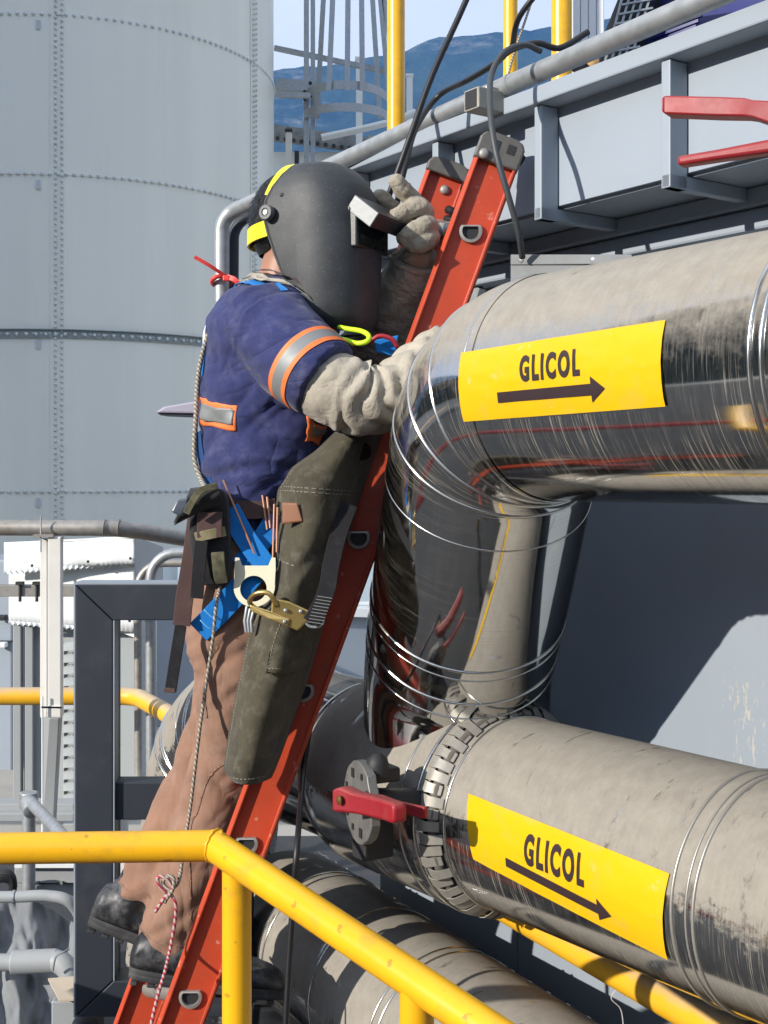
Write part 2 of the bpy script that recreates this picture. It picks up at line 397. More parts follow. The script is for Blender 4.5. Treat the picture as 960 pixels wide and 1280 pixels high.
for r in range(len(SEAMZ)-1):
    z0, z1 = SEAMZ[r]-.035, SEAMZ[r+1]+.0
    for k in range(NP):
        if 4 < k < NP-5: continue        # the back of the tank keeps its plain shell
        a0 = A0+k*DA; a1 = a0+DA+.012; ns = 14; mb = MB(); ro = TR+.004*(r % 2)+.006
        out = [[tpt(a0+(a1-a0)*j/ns, ro - .007*j/ns, z) for j in range(ns+1)] for z in (z0, z1)]
        inn = [[tpt(a0+(a1-a0)*j/ns, ro - .007*j/ns-.006, z) for j in range(ns+1)] for z in (z0, z1)]
        mb.grid(out); mb.grid(inn)
        o2 = 2*(ns+1)
        for j in range(ns):
            mb.f.append((j, j+1, o2+j+1, o2+j)); mb.f.append((ns+1+j, ns+2+j, o2+ns+2+j, o2+ns+1+j))
        mb.f.append((0, ns+1, o2+ns+1, o2)); mb.f.append((ns, 2*ns+1, o2+2*ns+1, o2+ns))
        mb.build('panel', m_tank, tank, 40)
bolts = MB()
def bolt(a, z, r=.0165, ro=TR+.008):
    nx = V((math.sin(a), -math.cos(a), 0)); bolts.lathe(tpt(a, ro, z), nx, [(0, r), (.008, r*.95), (.0135, r*.55), (.015, .001)], 7, caps=False)
for z in SEAMZ[1:-1]:
    m = 118
    for i in range(m):
        a = -2.0+4.0*i/m; bolt(a, z-.028)
for k in range(-3, 4):
    a = A0+k*DA
    z = .04
    while z < SEAMZ[-1]:
        bolt(a+.022, z, .0125, TR+.014); bolt(a+.048, z+.022, .0125, TR+.013); z += .047
tag(bolts.build('bolt', m_bolt, tank, 180), kind='stuff')
zr = SEAMZ[2]-.03
st = MB(); na = 80
rings = [[tpt(-2.3+4.6*i/na, r, z) for r, z in ((TR+.012, zr+.036), (TR+.045, zr+.036), (TR+.045, zr+.03), (TR+.022, zr+.026), (TR+.022, zr-.036), (TR+.012, zr-.036))] for i in range(na+1)]
st.loft(rings); st.build('stiffener_ring', galv('dark galvanised ring', (.30,.34,.33), .5, .1, .4, .35), tank, 30)
for i in range(70):
    a = -2.0+4.0*i/70; bolts2 = None
sb = MB()
for i in range(100):
    a = -2.0+4.0*i/100; nx = V((math.sin(a), -math.cos(a), 0)); sb.lathe(tpt(a, TR+.021, zr-.006), nx, [(0,.017),(.012,.016),(.02,.006)], 6)
tag(sb.build('ring_bolt', m_bolt, tank, 180), kind='stuff')
m_note = plain('faded blue sticker', (.50,.55,.57), .5)
for rr in (1, 2, 3, 4):
    z = SEAMZ[rr]-.12; a = A0-.05; mb = MB(); ro = TR+.0125
    mb.prism([tpt(a+x, ro, z+y) for x, y in ((-.009,-.036),(.009,-.036),(.009,.036),(-.009,.036))], V((0,-.0015,0))); mb.build('sticker', m_note, tank, 0)

# unseen second tank, added to the left to lay shade on the one in view
t2 = thing('shading_tank', 'unseen dark green tank added to the left to shade the grey tank', 'tank', (-15.2, 4.1, 0))
m_dgreen = paint('dark green tank paint', (.030,.042,.034), .55, .2, .8, .05, 10)  # kept dark so its mirror image in the pipes stays dark
MB().lathe((-15.2, 4.1, 0), (0,0,1), [(0, 3.3), (15.5, 3.3), (16.4, .2)], 64).build('shell', m_dgreen, t2, 40)
for zz in (3, 6, 9, 12, 15.4): MB().lathe((-15.2, 4.1, zz), (0,0,1), [(0, 3.3), (.01, 3.36), (.09, 3.36), (.1, 3.3)], 64, caps=False).build('ring', m_dgreen, t2, 30)
# ladder cage on the tank's right side, and the walkway irons round it
cg = thing('ladder_cage', 'galvanised safety cage of vertical straps around a tank ladder', 'ladder cage', P(420, 600, 13.0)*1.0)
CC = P(432, 100, 13.0); cr = .42; ztop = 7.2; zh = CZ+(600-128)/F*13.0
def cpt(a, r, z): return V((CC.x+math.cos(a)*r, CC.y-math.sin(a)*r*.9, z))
for px, w in ((383, .05), (391, .045)):
    a = P(px, 300, 12.9); MB().bar((a.x, 12.9+(.06 if px == 391 else 0), CZ-.2), (a.x, 12.9, ztop), w, .03, (0,1,0)).build('stile', m_galv, cg, 0)
for i, (x0, x1) in enumerate(((396, 404), (411, 416), (434, 435), (453, 452), (475, 466), (489, 476), (500, 481))):
    zb = CZ+(600-(122 if i in (1,2,3) else 132))/F*13.0; dd = 12.6 if i in (1,2,3) else 13.3
    a = P(x0, 132, dd); b = P(x1, 0, dd); b = a+(b-a)*1.35; mb = MB().bar((a.x, dd, zb-.05), b, .052, .009, (0,1,0)); mb.build('strap', m_galv, cg, 0)
for zz, r2 in ((zh, .43), (zh-.16, .43)):
    MB().ribbon([cpt(-.15+ (math.pi+.3)*k/20, r2, zz+(.06 if zz == zh else 0)*math.sin(math.pi*k/20)) for k in range(21)], .085, .008, (0,0,1)).build('hoop', m_galv, cg, 30)
MB().bar(P(345, 106, 12.9), P(392, 108, 12.9), .06, .11).build('bracket', m_galv, cg, 0)
MB().bar(P(345, 118, 12.7), P(388, 120, 12.7), .05, .05).build('bracket', m_galv, cg, 0)
for px, py, d in ((381, 115, 12.85), (388, 104, 12.8), (388, 112, 12.8), (388, 120, 12.8), (381, 124, 12.85)):
    MB().lathe(P(px, py, d), (0,-1,0), [(0,.02),(.015,.018),(.02,.005)], 8).build('bolt', m_dark, cg)
rl = MB().bar(P(343, 60, 13.6), P(500, 93, 13.6), .05, .05)
tag(rl.build('walkway_rail', m_galv, None, 0), 'thin dark rail sloping behind the ladder cage', 'rail')
rp_ = thing('roof_post', 'slim white post standing on the far white roof behind the cage', 'post', P(449, 215, 15))
MB().bar(P(449, 240, 15), P(449, 75, 15), .075, .06, (0,1,0)).build('post_shaft', m_white, rp_, 0)
MB().bar(P(449, 75, 15), P(449, 72, 15), .095, .08, (0,1,0)).build('post_cap', m_white, rp_, 0)
rq = thing('roof_post', 'slim white post just right of the yellow post on the far roof', 'post', P(512, 215, 15))
MB().bar(P(512, 240, 15), P(512, 96, 15), .07, .06, (0,1,0)).build('post_shaft', m_white, rq, 0)
MB().bar(P(512, 96, 15), P(512, 93, 15), .09, .08, (0,1,0)).build('post_cap', m_white, rq, 0)
wp = MB().tube(spline([P(402, 172, 14.4), P(440, 164, 14.4), P(490, 152, 14.4), P(520, 140, 14.4)]), .04, 8)
tag(wp.build('white_pipe', m_white), 'thin white pipe curving over the far roof behind the rail', 'pipe')

# white flat-roofed building far behind
b = thing('flat_roof_building', 'white flat roofed building with a dark dotted parapet behind the man', 'building', P(440, 600, 16))
Y0 = 16.0
x0, x1 = P(340, 0, Y0).x, P(640, 0, Y0).x; zt = CZ+(600-190)/F*Y0
MB().box(((x0+x1)/2, Y0+3, zt/2), (x1-x0, 6, zt)).build('wall', m_white, b, 0)
pp = MB().bar(P(340, 166, Y0-.1), P(500, 188, Y0-.1), .2, .16); pp.build('parapet', paint('stained parapet', (.22,.23,.23), .7, .3, 6, .3, 30, (.05,.05,.05), .7, 14), b, 0)
for k in range(15):
    px = 347+k*10; MB().box(P(px, 173+k*1.35, Y0-.21), (.045,.02,.045)).build('vent_hole', m_dark, b, 0)
MB().bar(P(361, 235, 14.8), P(361, 166, 14.8), .07, .07, (0,1,0)).build('flue', m_offwhite, b, 0)
MB().bar(P(361, 166, 14.8), P(361, 162, 14.8), .085, .085, (0,1,0)).build('flue_cap', m_dark, b, 0)
MB().box(P(371, 197, 14.8), (.05,.05,.15)).build('lock_box', m_dark, b, 0)
MB().box(P(478, 190, Y0-.3), (.36,.2,.36)).build('gusset', m_grey_paint, b, 0)

# ---------------------------------------------------------------- blue grey plate wall and its girder (q = metres across the wall line, t = metres along it)
def Q(q, t, z): return V((.8192*q+.5736*t, .5736*q-.8192*t, z))
NQ = V((.8192,.5736,0)); UT = V((.5736,-.8192,0))
TL, TRR = -3.02, .9
wl = thing('plate_wall', 'blue grey steel plate wall behind the big pipes with peeling paint', 'wall', Q(2.12, -1, 0))
n = N('peeling plate paint'); ob = n.coord()
c = n.mix(n.ramp(n.noise(1.5, 4), .3, .7), (.25,.29,.333), (.285,.325,.37))
pc = n.coord((17, 17, 5.5)); sp = n.n('ShaderNodeSeparateXYZ'); n.l(n.tc.outputs['Object'], sp.inputs[0])
ctr = Q(2.10, -1.72, CZ-.50)-Q(2.12,-1,0)
vd = n.n('ShaderNodeVectorMath', operation='DISTANCE'); n.l(n.coord((1.9,1.9,.85)), vd.inputs[0]); vd.inputs[1].default_value = (ctr.x*1.9, ctr.y*1.9, ctr.z*.85)
near = n.ramp(vd.outputs['Value'], .05, .42, (1,1,1,1), (0,0,0,1))
pe = n.ramp(n.math('ADD', n.math('MULTIPLY', n.noise(5, 8, .75, pc), .75), n.math('MULTIPLY', near, .24)), .66, .672)
c = n.mix(pe, c, (.42,.40,.36)); c = n.mix(n.math('MULTIPLY', n.ramp(n.noise(3, 7, .65, n.coord((3,3,.5))), .5, .8), .2), c, (.16,.18,.2))
n.set('Base Color', c); n.set('Roughness', .5); n.bump(n.math('SUBTRACT', n.noise(7, 3), pe), .25, .002); m_peel = n.m
for ta, tb in ((TL, -2.42), (-2.42, -1.60), (-1.60, -.7), (-.7, .1), (.1, .9)):
    mb = MB(); mb.prism([Q(2.10, ta+.0015, 0), Q(2.10, tb-.0015, 0), Q(2.10, tb-.0015, CZ+.60), Q(2.10, ta+.0015, CZ+.60)], NQ*.02); mb.build('wall_plate', m_peel, wl, 0, .001)
MB().prism([Q(2.125, TL, 0), Q(2.125, TRR, 0), Q(2.125, TRR, CZ+.60), Q(2.125, TL, CZ+.60)], NQ*.2).build('backing', m_frame, wl, 0)
for t0, t1, z0, z1 in ((-2.30, -2.03, -.03, .12), (-1.52, -1.25, -.05, .12)):
    MB().prism([Q(2.088, t0, CZ+z0), Q(2.088, t1, CZ+z0), Q(2.088, t1, CZ+z1), Q(2.088, t0, CZ+z1)], NQ*.012).build('patch_plate', m_wall, wl, 0, .002)
gd = thing('walkway_girder', 'blue grey panelled walkway girder with upright stiffeners above the pipes', 'girder', Q(1.9, -1, CZ+.5))
ge = -2.80; zf0, zf1, zt = CZ+.578, CZ+.785, CZ+.822
segs = [(ge, -2.715), (-2.715, -2.365), (-2.365, -2.01), (-2.01, -1.655), (-1.655, -1.3), (-1.3, -.7), (-.7, .2)]
for a, b2 in segs:
    MB().prism([Q(1.85, a+.001, zf0), Q(1.85, b2-.001, zf0), Q(1.85, b2-.001, zf1), Q(1.85, a+.001, zf1)], NQ*.012).build('panel', m_wall, gd, 0)
MB().prism([Q(1.79, ge, zf1), Q(1.79, .2, zf1), Q(1.79, .2, zt), Q(1.79, ge, zt)], NQ*.115).build('top_flange', m_wall, gd, 0, .004)
for t0 in (-2.715, -2.365, -2.01, -1.655, -1.3, -.7):
    MB().prism([Q(1.80, t0-.011, CZ+.545), Q(1.80, t0+.011, CZ+.545), Q(1.80, t0+.011, zf1-.002), Q(1.80, t0-.011, zf1-.002)], NQ*.048).build('stiffener', m_wall, gd, 0, .0025)
    MB().prism([Q(1.80, t0-.011, CZ+.545), Q(1.80, t0+.011, CZ+.545), Q(1.80, t0+.011, CZ+.571), Q(1.80, t0-.011, CZ+.571)], NQ*.22).build('bracket_arm', m_wall, gd, 0, .002)
MB().prism([Q(1.864, ge, CZ+.572), Q(1.864, .2, CZ+.572), Q(1.864, .2, CZ+.585), Q(1.864, ge, CZ+.585)], NQ*.2).build('soffit', m_wall, gd, 0)
MB().prism([Q(2.02, ge-.1, CZ+.535), Q(2.02, .2, CZ+.535), Q(2.02, .2, CZ+.571), Q(2.02, ge-.1, CZ+.571)], NQ*.078).build('box_beam', m_wall, gd, 0, .004)
MB().prism([Q(2.035, ge-.1, CZ+.49), Q(2.035, .2, CZ+.49), Q(2.035, .2, CZ+.533), Q(2.035, ge-.1, CZ+.533)], NQ*.063).build('lower_chord', m_wall, gd, 0, .006)
MB().prism([Q(1.91, ge, zt-.03), Q(1.91, .2, zt-.03), Q(1.91, .2, zt-.006), Q(1.91, ge, zt-.006)], NQ*2.4).build('deck', m_wall, gd, 0)
for t0, q1 in ((-2.55, 2.05), (-1.9, 2.05)):
    MB().bar(Q(2.06, t0, CZ+.44), Q(2.06, t0+.03, CZ+.49), .02, .03).build('clip', m_galv, gd, 0)

# galvanised handrail in front of the girder and its stand-off
hr = thing('galvanised_handrail', 'galvanised tube handrail running down behind the welding helmet with a looped end', 'handrail', P(600, 115, 2.95))
hp = [Q(1.70, 0, CZ+.86), P(865, -2, 2.22), P(600, 122, 2.85), P(440, 191, 3.22), P(293, 263, 3.68), P(277, 300, 3.72), P(277, 420, 3.72), P(280, 600, 3.72), P(280, 760, 3.72)]
hp = fillet([hp[0], hp[2], hp[4], P(277, 275, 3.70), P(277, 620, 3.70)], [3, .06, .06], 8)
MB().tube(densify(hp, .15), .0215, 20).build('rail', m_galv, hr, 60)
MB().tube(fillet([P(330, 262, 3.75), P(292, 280, 3.75), P(290, 620, 3.75)], [.07], 8), .016, 14).build('return_rail', m_frame, hr, 60)
for px, py, d in ((303, 258, 3.66), (641, 104, 2.75)):
    a = P(px, py, d); MB().tube([a, a+V((-.012,.016,-.004))], .0235, 20).build('coupling', m_galv, hr, 60)
a_ = P(589, 124, 2.735); m_cream = paint('chipped cream paint', (.36,.34,.29), .6, .1, 8, .3, 60, (.08,.07,.06), .75, 16)
MB().bar(a_, a_+NQ*.24, .05, .046).build('bracket', m_cream, hr, 0, .003)
MB().bar(a_-NQ*.0015, a_-NQ*.0008, .038, .038).build('bracket_slot', m_dark, hr, 0)
MB().bar(a_+NQ*.03+V((0,0,.026)), a_+NQ*.11+V((0,0,.026)), .03, .012).build('saddle', m_galv, hr, 0, .002)

# yellow posts on the deck
for px, q, w, lab in ((702, 2.3, .027, 'thick yellow post rising behind the galvanised handrail beside the white sheet'), (495, 2.3, .0275, 'tall yellow post left of the hanging welding cables'), (638, 3.2, .0275, 'thin yellow post farther back between the two thicker ones')):
    k = (px-480)/F; y = q/(.8192*k+.5736); x = k*y
    t = thing('yellow_post', lab, 'post', (x, y, zt), 'yellow posts on the walkway deck')
    MB().tube([V((x,y,zt+.012)), V((x,y,CZ+3.4))], w, 24).build('post_shaft', m_yellow, t, 60)
    MB().lathe((x,y,zt-.004), (0,0,1), [(0,.05),(.008,.05),(.012,.035)], 20).build('base_flange', m_yellow, t, 60)

# navy machine on the deck with its guard grille
mc = thing('blue_machine', 'navy blue machine housing with louvred side on the walkway deck', 'machine', Q(3.0, -1.8, zt))
m_navy = paint('navy enamel', (.018,.022,.13), .3, .1, 3, .05, 50, (.1,.1,.1), .15, 5)
MB().prism([P(775,86,3.6), P(790,15,3.6), P(845,-60,3.6), P(1100,-60,3.3), P(1100,70,3.3), P(800,120,3.6)], V((.3,.4,0))).build('housing', m_navy, mc, 0, .01)
for i in range(8):
    a = P(812+i*2.0, 62-i*7, 3.565-i*.005); b2 = P(868+i*3, 40-i*7, 3.47-i*.005); MB().bar(a, b2, .012, .008).build('louvre', m_navy, mc, 0)
gr = thing('black_grille', 'black guard grille with light bars between yellow post and navy machine', 'grille', P(770, 60, 3.5))
MB().prism([P(745,90,3.5), P(758,35,3.5), P(788,-40,3.5), P(825,-40,3.5), P(800,30,3.5), P(775,85,3.5), P(760,95,3.5)], V((.06,.12,0))).build('grille_back', m_black_plastic, gr, 0)
for i in range(5):
    MB().bar(P(752+i*8.5, 92-i*3, 3.48), P(785+i*9, -30, 3.48), .006, .006, (0,1,0)).build('grille_bar', m_galv, gr, 0)
for j in range(7):
    MB().bar(P(756+j*4.2, 66-j*12, 3.475), P(800+j*4, 58-j*12, 3.475), .005, .005).build('grille_bar', m_galv, gr, 0)
fl = thing('beacon_lamp', 'small amber work lamp in a black housing under the handrail', 'lamp', P(738, 78, 3.35))
MB().box(P(734, 76, 3.38), (.075,.05,.06), .5).build('lamp_housing', m_black_plastic, fl, 0, .008)
MB().lathe(P(740, 76, 3.335), (.2,-1,0), [(0,.016),(.006,.018),(.012,.008)], 14).build('lens', plain('amber lens', (.75,.42,.15), .15), fl, 60)
ws = thing('white_sheet_panel', 'narrow bright white ribbed panel beside the thick yellow post', 'panel', P(736, 80, 4.4))
for i in range(4):
    MB().prism([P(716+i*10,110,4.4), P(725.4+i*10,104,4.4), P(725.4+i*10,-60,4.4), P(716+i*10,-60,4.4)], V((0,.03,0))).build('panel', m_white, ws, 0, .004)

# grey angle tray resting beside the upper pipe
m_tray = paint('dull grey tray paint', (.17,.18,.185), .6, .1, 6, .1, 60, (.10,.09,.08), .4, 12)
tr = thing('angle_tray', 'short light grey steel angle tray behind the top of the upper pipe', 'tray', P(700, 330, 2.55))
MB().prism([P(638,318,2.60), P(790,318,2.42), P(790,330,2.42), P(638,331,2.60)], V((.006,.012,0))).build('lip', m_tray, tr, 0, .0015)
MB().prism([P(638,331,2.604), P(792,331,2.424), P(792,380,2.424), P(638,380,2.604)], V((.03,.05,0))).build('web', m_tray, tr, 0, .0015)
for px in (652, 742): MB().lathe(P(px, 325, 2.585-(px-652)*.0019*.62), (-.6,-.8,0), [(0,.006),(.004,.006),(.006,.002)], 8).build('bolt', m_galv, tr)
# ---------------------------------------------------------------- big clad pipes
UPD = V((.5736,-.8192,0))                        # all lines run this way: to the right and towards the camera
UA = V((.566, 1.886, CZ+.163)); HA = V((.40, 2.50, CZ-.695))
def sweep(name, path, rad, mat, parent, n=96, caps=True, smooth=60):
    """round pipe along path; uv 'flow' = metres along, metres round"""
    path = [V(p) for p in path]; fr = frames(path); vs = []; uvs = []; fs = []; s = 0
    for i, p in enumerate(path):
        if i: s += (p-path[i-1]).length
        r = rad[i] if isinstance(rad, list) else rad; x, y = fr[i]
        for j in range(n+1):
            a = 2*math.pi*j/n; vs.append(p+x*r*math.cos(a)+y*r*math.sin(a)); uvs.append((s, a*.2))
    m = n+1
    for i in range(len(path)-1):
        for j in range(n): fs.append((i*m+j, i*m+j+1, (i+1)*m+j+1, (i+1)*m+j))
    mb = MB(); mb.v = vs; mb.f = fs
    me = bpy.data.meshes.new(name); off = wloc(parent)
    me.from_pydata([tuple(p-off) for p in vs], [], fs); ul = me.uv_layers.new(name='flow')
    for lp in me.loops: ul.data[lp.index].uv = uvs[lp.vertex_index]
    ob = finish(name, me, mat, parent, 0); me.shade_smooth()
    # smooth across the seam: custom normals are not needed, the seam lies on the hidden side
    return ob
def bead(parent, p, ax, rad, r=.004, name='seam_bead', mat=None, n=72):
    """raised swage ring round a pipe"""
    ax = V(ax).normalized(); x = ax.orthogonal().normalized(); y = ax.cross(x)
    pts = [V(p)+(x*math.cos(2*math.pi*j/n)+y*math.sin(2*math.pi*j/n))*rad for j in range(n)]
    return MB().tube(pts, r, 8, closed=True).build(name, mat or m_bead2, parent, 180)
m_bead2 = plain('bright swaged bead', (.62,.61,.58), .24, 1.0); m_bead3 = plain('dusty swaged bead', (.42,.40,.36), .42, .6)
def on_path(path, s):
    for a, b in zip(path, path[1:]):
        d = (b-a).length
        if s <= d: return a+(b-a)*(s/d), (b-a).normalized()
        s -= d
    return path[-1], (path[-1]-path[-2]).normalized()
def length(path): return sum((b-a).length for a, b in zip(path, path[1:]))

C1 = V((.222, 2.378, CZ+.163)); C2 = V((.162, 2.860, CZ-.43)); C3 = V((.163, 2.880, CZ-.70))
up = thing('insulated_pipe', 'big dusty polished pipe turning down at an elbow with upper yellow flow label', 'pipe', UA+V((0,0,-.2)), 'glycol pipes')
rriser = lambda x: .2015+.0065*min(1, max(0, x/.33))
full = fillet([UA+UPD*1.15, C1, C2, C3], [.27, .22], 16)
s_elb = (UA+UPD*1.15-C1).length-.27*.56
straight = densify([full[0], full[1]], .03); sweep('pipe_jacket', straight, .2, m_steel, up)
elb = densify(full[1:18], .008); sweep('elbow_jacket', [full[1]-UPD*-.004]+elb, .2015, m_steel, up)
low = densify(full[17:], .02); sweep('riser_jacket', low, [rriser(sum((low[k+1]-low[k]).length for k in range(i))) for i in range(len(low))], m_steel_clean, up)
Ls = length(full); L1 = (full[0]-full[1]).length
# seam rings: straight run, elbow gores, riser bands
for px in (936, 951):
    k = (px-480)/F; s = ((k*(UA.y-.115)-(UA.x-.164))/(UPD.x-k*UPD.y)); bead(up, UA+UPD*s, UPD, .2005, .0034)
for s, r in ((L1+.012, .0026), (L1+.085, .0034), (L1+.15, .0042), (L1+.225, .0036), (L1+.335, .0024), (L1+.66, .0042), (L1+.685, .0026), (L1+.755, .0042), (L1+.80, .0030)):
    p, t = on_path(full, s); rr = rriser(s-L1-length(full[1:18]))
    bead(up, p, t, rr-.0004, r*.85)
for s, a in ((L1+.30, 215), (L1+.69, 235)):
    p, t = on_path(full, s)
for px, py, d in ((585, 624, 2.405), (597, 628, 2.42), (528, 778, 2.66), (536, 788, 2.665)):
    q = P(px, py, d); MB().lathe(q, (-.5,-.85,.1), [(0,.007),(.006,.006),(.011,.003)], 10).build('latch_stud', plain('brassy latch', (.5,.33,.1), .35, 1.0) if px in (597, 528) else m_dark, up)

hd = thing('header_pipe', 'big lower dusty header pipe with yellow flow label running down to the right', 'pipe', HA+V((0,0,-.2)), 'glycol pipes')
def H(s): return HA+UPD*s
SR, SJ = -.248, -.74
sweep('pipe_jacket', densify([H(1.35), H(SR+.0)], .03), .2, m_steel_mid, hd)
sweep('tee_jacket', [H(SR-.004), H(SR-.02)]+densify([H(SR-.03), H(SJ+.05)], .03)+[H(SJ+.03), H(SJ)], [.214, .224]+[.225]*(len(densify([H(SR-.03), H(SJ+.05)], .03)))+[.22, .204], m_steel_tee, hd)
far = fillet([H(SJ+.01), H(-1.52), H(-1.52)+V((-.10,.10,-.75))], [.28], 14)
cut = 1+int((H(SJ+.01)-far[1]).length/.03)
fd = densify(far, .03); sweep('far_jacket', fd[:cut], .2, m_steel_clean, hd); sweep('far_elbow', fd[cut-1:], .2015, m_steel_tee, hd)
for s, r in ((SJ-.02, .004), (SJ-.28, .004), (SJ-.33, .003), (SJ-.62, .004), (SJ-.67, .003), (SJ-.76, .003)):
    p, t = on_path(far, -s+SJ+.01); bead(hd, p, t, .2005, r)
for s in (.60, .64, .78, .82, .92, 1.0): p, t = on_path(far, s); bead(hd, p, t, .2022, .003)
for s in (.395, .425, .44): bead(hd, H(s), UPD, .2004, .0030 if s != .425 else .0020, mat=m_bead3)
bead(hd, H(SR-.022), UPD, .226, .003); bead(hd, H(SR-.075), UPD, .2255, .002); bead(hd, H(SR+.045), UPD, .2008, .0025)
# crimped tabs closing the tee jacket on to the pipe
tab0 = None; X1 = UPD.cross(V((0,0,1))).normalized(); Z1 = V((0,0,1)); NT = 54
m_tab = paint('dusty crimped steel tab', (.30,.285,.25), .5, .15, 30, .1, 60, (.16,.14,.12), .5, 25, metal=.35)
for i in range(NT):
    a = 2*math.pi*i/NT; e = V((math.cos(a),0,math.sin(a)))
    if tab0 is None:
        w = .0118; mb = MB()
        prof = [(-.012, .2240), (.004, .2255), (.014, .222), (.026, .213), (.036, .2035)]
        pr = []
        for t, rr in prof:
            ww = w*(1 if t < .006 else .84)
            pr.append([V((-ww, rr, t)), V((ww, rr, t)), V((ww, rr-.0018, t)), V((-ww, rr-.0018, t))])
        mb.loft(pr); tab0 = mb.build('crimp_tab', m_tab, None, 30)
        tb = tab0
    else:
        tb = bpy.data.objects.new('crimp_tab', tab0.data); COL.objects.link(tb)
    rad = X1*math.cos(a)+Z1*math.sin(a); tan = UPD.cross(rad)
    Mx = Matrix((tan, rad, UPD)).transposed() @ Matrix.Rotation(random.uniform(-.05,.05), 3, 'X')
    tb.parent = hd; M4 = Mx.to_4x4(); M4.translation = H(SR)-wloc(hd); tb.matrix_local = M4
bead(hd, H(SR+.012), UPD, .204, .0125, 'seal_cord', plain('dusty sealing cord', (.13,.115,.095), .9), 72)

# pipe labels: curved stickers laid on the cladding with lettering and a flow arrow
def surf(px, py, A, rad):
    """axis position and angle where the sight line through a pixel meets the pipe"""
    o = V((0,0,CZ)); d = (P(px, py, 1)-o).normalized(); u = UPD; w = o-A
    dp = d-u*d.dot(u); wp = w-u*w.dot(u); a = dp.dot(dp); b = 2*dp.dot(wp); c = wp.dot(wp)-rad*rad
    t = (-b-math.sqrt(max(0, b*b-4*a*c)))/(2*a); q = o+d*t; r = (q-A)-u*(q-A).dot(u)
    return (q-A).dot(u), math.atan2(r.z, r.dot(X1))
def cyl(A, s, a, r): return A+UPD*s+(X1*math.cos(a)+Z1*math.sin(a))*r
m_lab = paint('yellow vinyl sticker', (.74,.44,.004), .36, .03, 3, .06, 30, (.40,.30,.12), .3, 22, topdust=.6, spots=.35, spotcol=(.62,.50,.22))
m_txt = plain('dark brown print', (.035,.02,.022), .45)
def bilin(c, u, v): return tuple((c[0][k]*(1-u)+c[1][k]*u)*(1-v)+(c[3][k]*(1-u)+c[2][k]*u)*v for k in (0, 1))
def label(pipe, A, corners, tbase, tend, ttop, a0, a1, lab):
    rad = .2022; cs = [surf(x, y, A, rad) for x, y in corners]; n = 24
    rows = [[cyl(A, *bilin(cs, i/n, j/n), rad+.0008+.0008*noise.noise(V((i*.3, j*.3, 2)))) for i in range(n+1)] for j in range(n+1)]
    mb = MB(); mb.grid(rows); st = mb.build('flow_label', m_lab, pipe, 180)
    # lettering
    cu = bpy.data.curves.new('t', 'FONT'); cu.body = 'GLICOL'; cu.size = 1; cu.offset = .046; cu.space_character = 1.32; cu.resolution_u = 4
    to = bpy.data.objects.new('t', cu); COL.objects.link(to); bpy.context.view_layer.update()
    me = bpy.data.meshes.new_from_object(to.evaluated_get(bpy.context.evaluated_depsgraph_get())); bpy.data.objects.remove(to)
    c = coords(me); lo, hi = c.min(0), c.max(0)
    b0, b1, tt = surf(*tbase, A, rad), surf(*tend, A, rad), surf(*ttop, A, rad)
    bm = bmesh.new(); bm.from_mesh(me)
    for k in range(1, 8):
        bmesh.ops.bisect_plane(bm, geom=bm.verts[:]+bm.edges[:]+bm.faces[:], plane_co=(0, lo[1]+(hi[1]-lo[1])*k/8, 0), plane_no=(0,1,0))
    off = wloc(pipe)
    for v in bm.verts:
        u = (v.co.x-lo[0])/(hi[0]-lo[0]); w = (v.co.y-lo[1])/(hi[1]-lo[1])
        s = b0[0]+(b1[0]-b0[0])*u+(tt[0]-b0[0])*w; a = b0[1]+(b1[1]-b0[1])*u+(tt[1]-b0[1])*w
        v.co = cyl(A, s, a, rad+.0022)-off
    bm.to_mesh(me); bm.free(); finish('lettering', me, m_txt, st, 0)
    p0, p1 = surf(*a0, A, rad), surf(*a1, A, rad); Lx = p1[0]-p0[0]; hw = .0085/rad; mb = MB(); n = 16; hs = abs(Lx)*.12
    def ap(u, v): return cyl(A, p0[0]+Lx*u, p0[1]+(p1[1]-p0[1])*u+v, rad+.0022)
    ue = 1-hs/abs(Lx)
    mb.grid([[ap(ue*i/n, v) for i in range(n+1)] for v in (-hw, 0, hw)])
    mb.grid([[ap(ue, v) for v in (-hw*2.3, 0, hw*2.3)], [ap(1, 0.0), ap(1.0001, 0), ap(1.0002, 0)]])
    mb.build('flow_arrow', m_txt, st, 0)
    return st
label(up, UA, [(577,441),(832,400),(832,508),(580,527)], (651,478), (726,470), (651,445), (623,497), (757,485), '')
label(hd, HA, [(586,992),(837,1092),(835,1200),(592,1074)], (656,1080), (731,1110), (658,1040), (633,1077), (765,1145), '')
bpy.context.view_layer.update()

# lever on the header: drilled notch plate, black neck, red two-part handle
vl = thing('lever_valve', 'red squeeze lever on a drilled round notch plate in front of the lower header', 'valve', P(470, 1040, 2.62), 'red lever valves')
OUT = V((-.93,-.36,0)).normalized(); sid = OUT.cross(V((0,0,1))).normalized()
cv = P(447, 1003, 2.56); m_plate = galv('worn notch plate', (.20,.20,.19), .55, .25, .5, .6)
mb = MB(); no = 36; disc = [cv+(sid*math.cos(2*math.pi*j/no)+V((0,0,1))*math.sin(2*math.pi*j/no))*(.083 if (j % 6) else .081)*(.92 if 13 < j < 20 else 1) for j in range(no)]
mb.prism(disc, -OUT*.020); mb.build('notch_plate', m_plate, vl, 30, .002)
for a, rr in ((65, .06), (115, .062), (250, .06), (295, .06), (20, .066), (160, .066), (330, .066)):
    q = cv+(sid*math.cos(R(a))+V((0,0,1))*math.sin(R(a)))*rr+OUT*.0005; ww = .007 if a in (65, 250) else .0045
    MB().box(q, (ww*2, .004, ww*2.6), M=Matrix((sid, OUT, V((0,0,1)))).transposed()).build('plate_hole', m_dark, vl, 0)
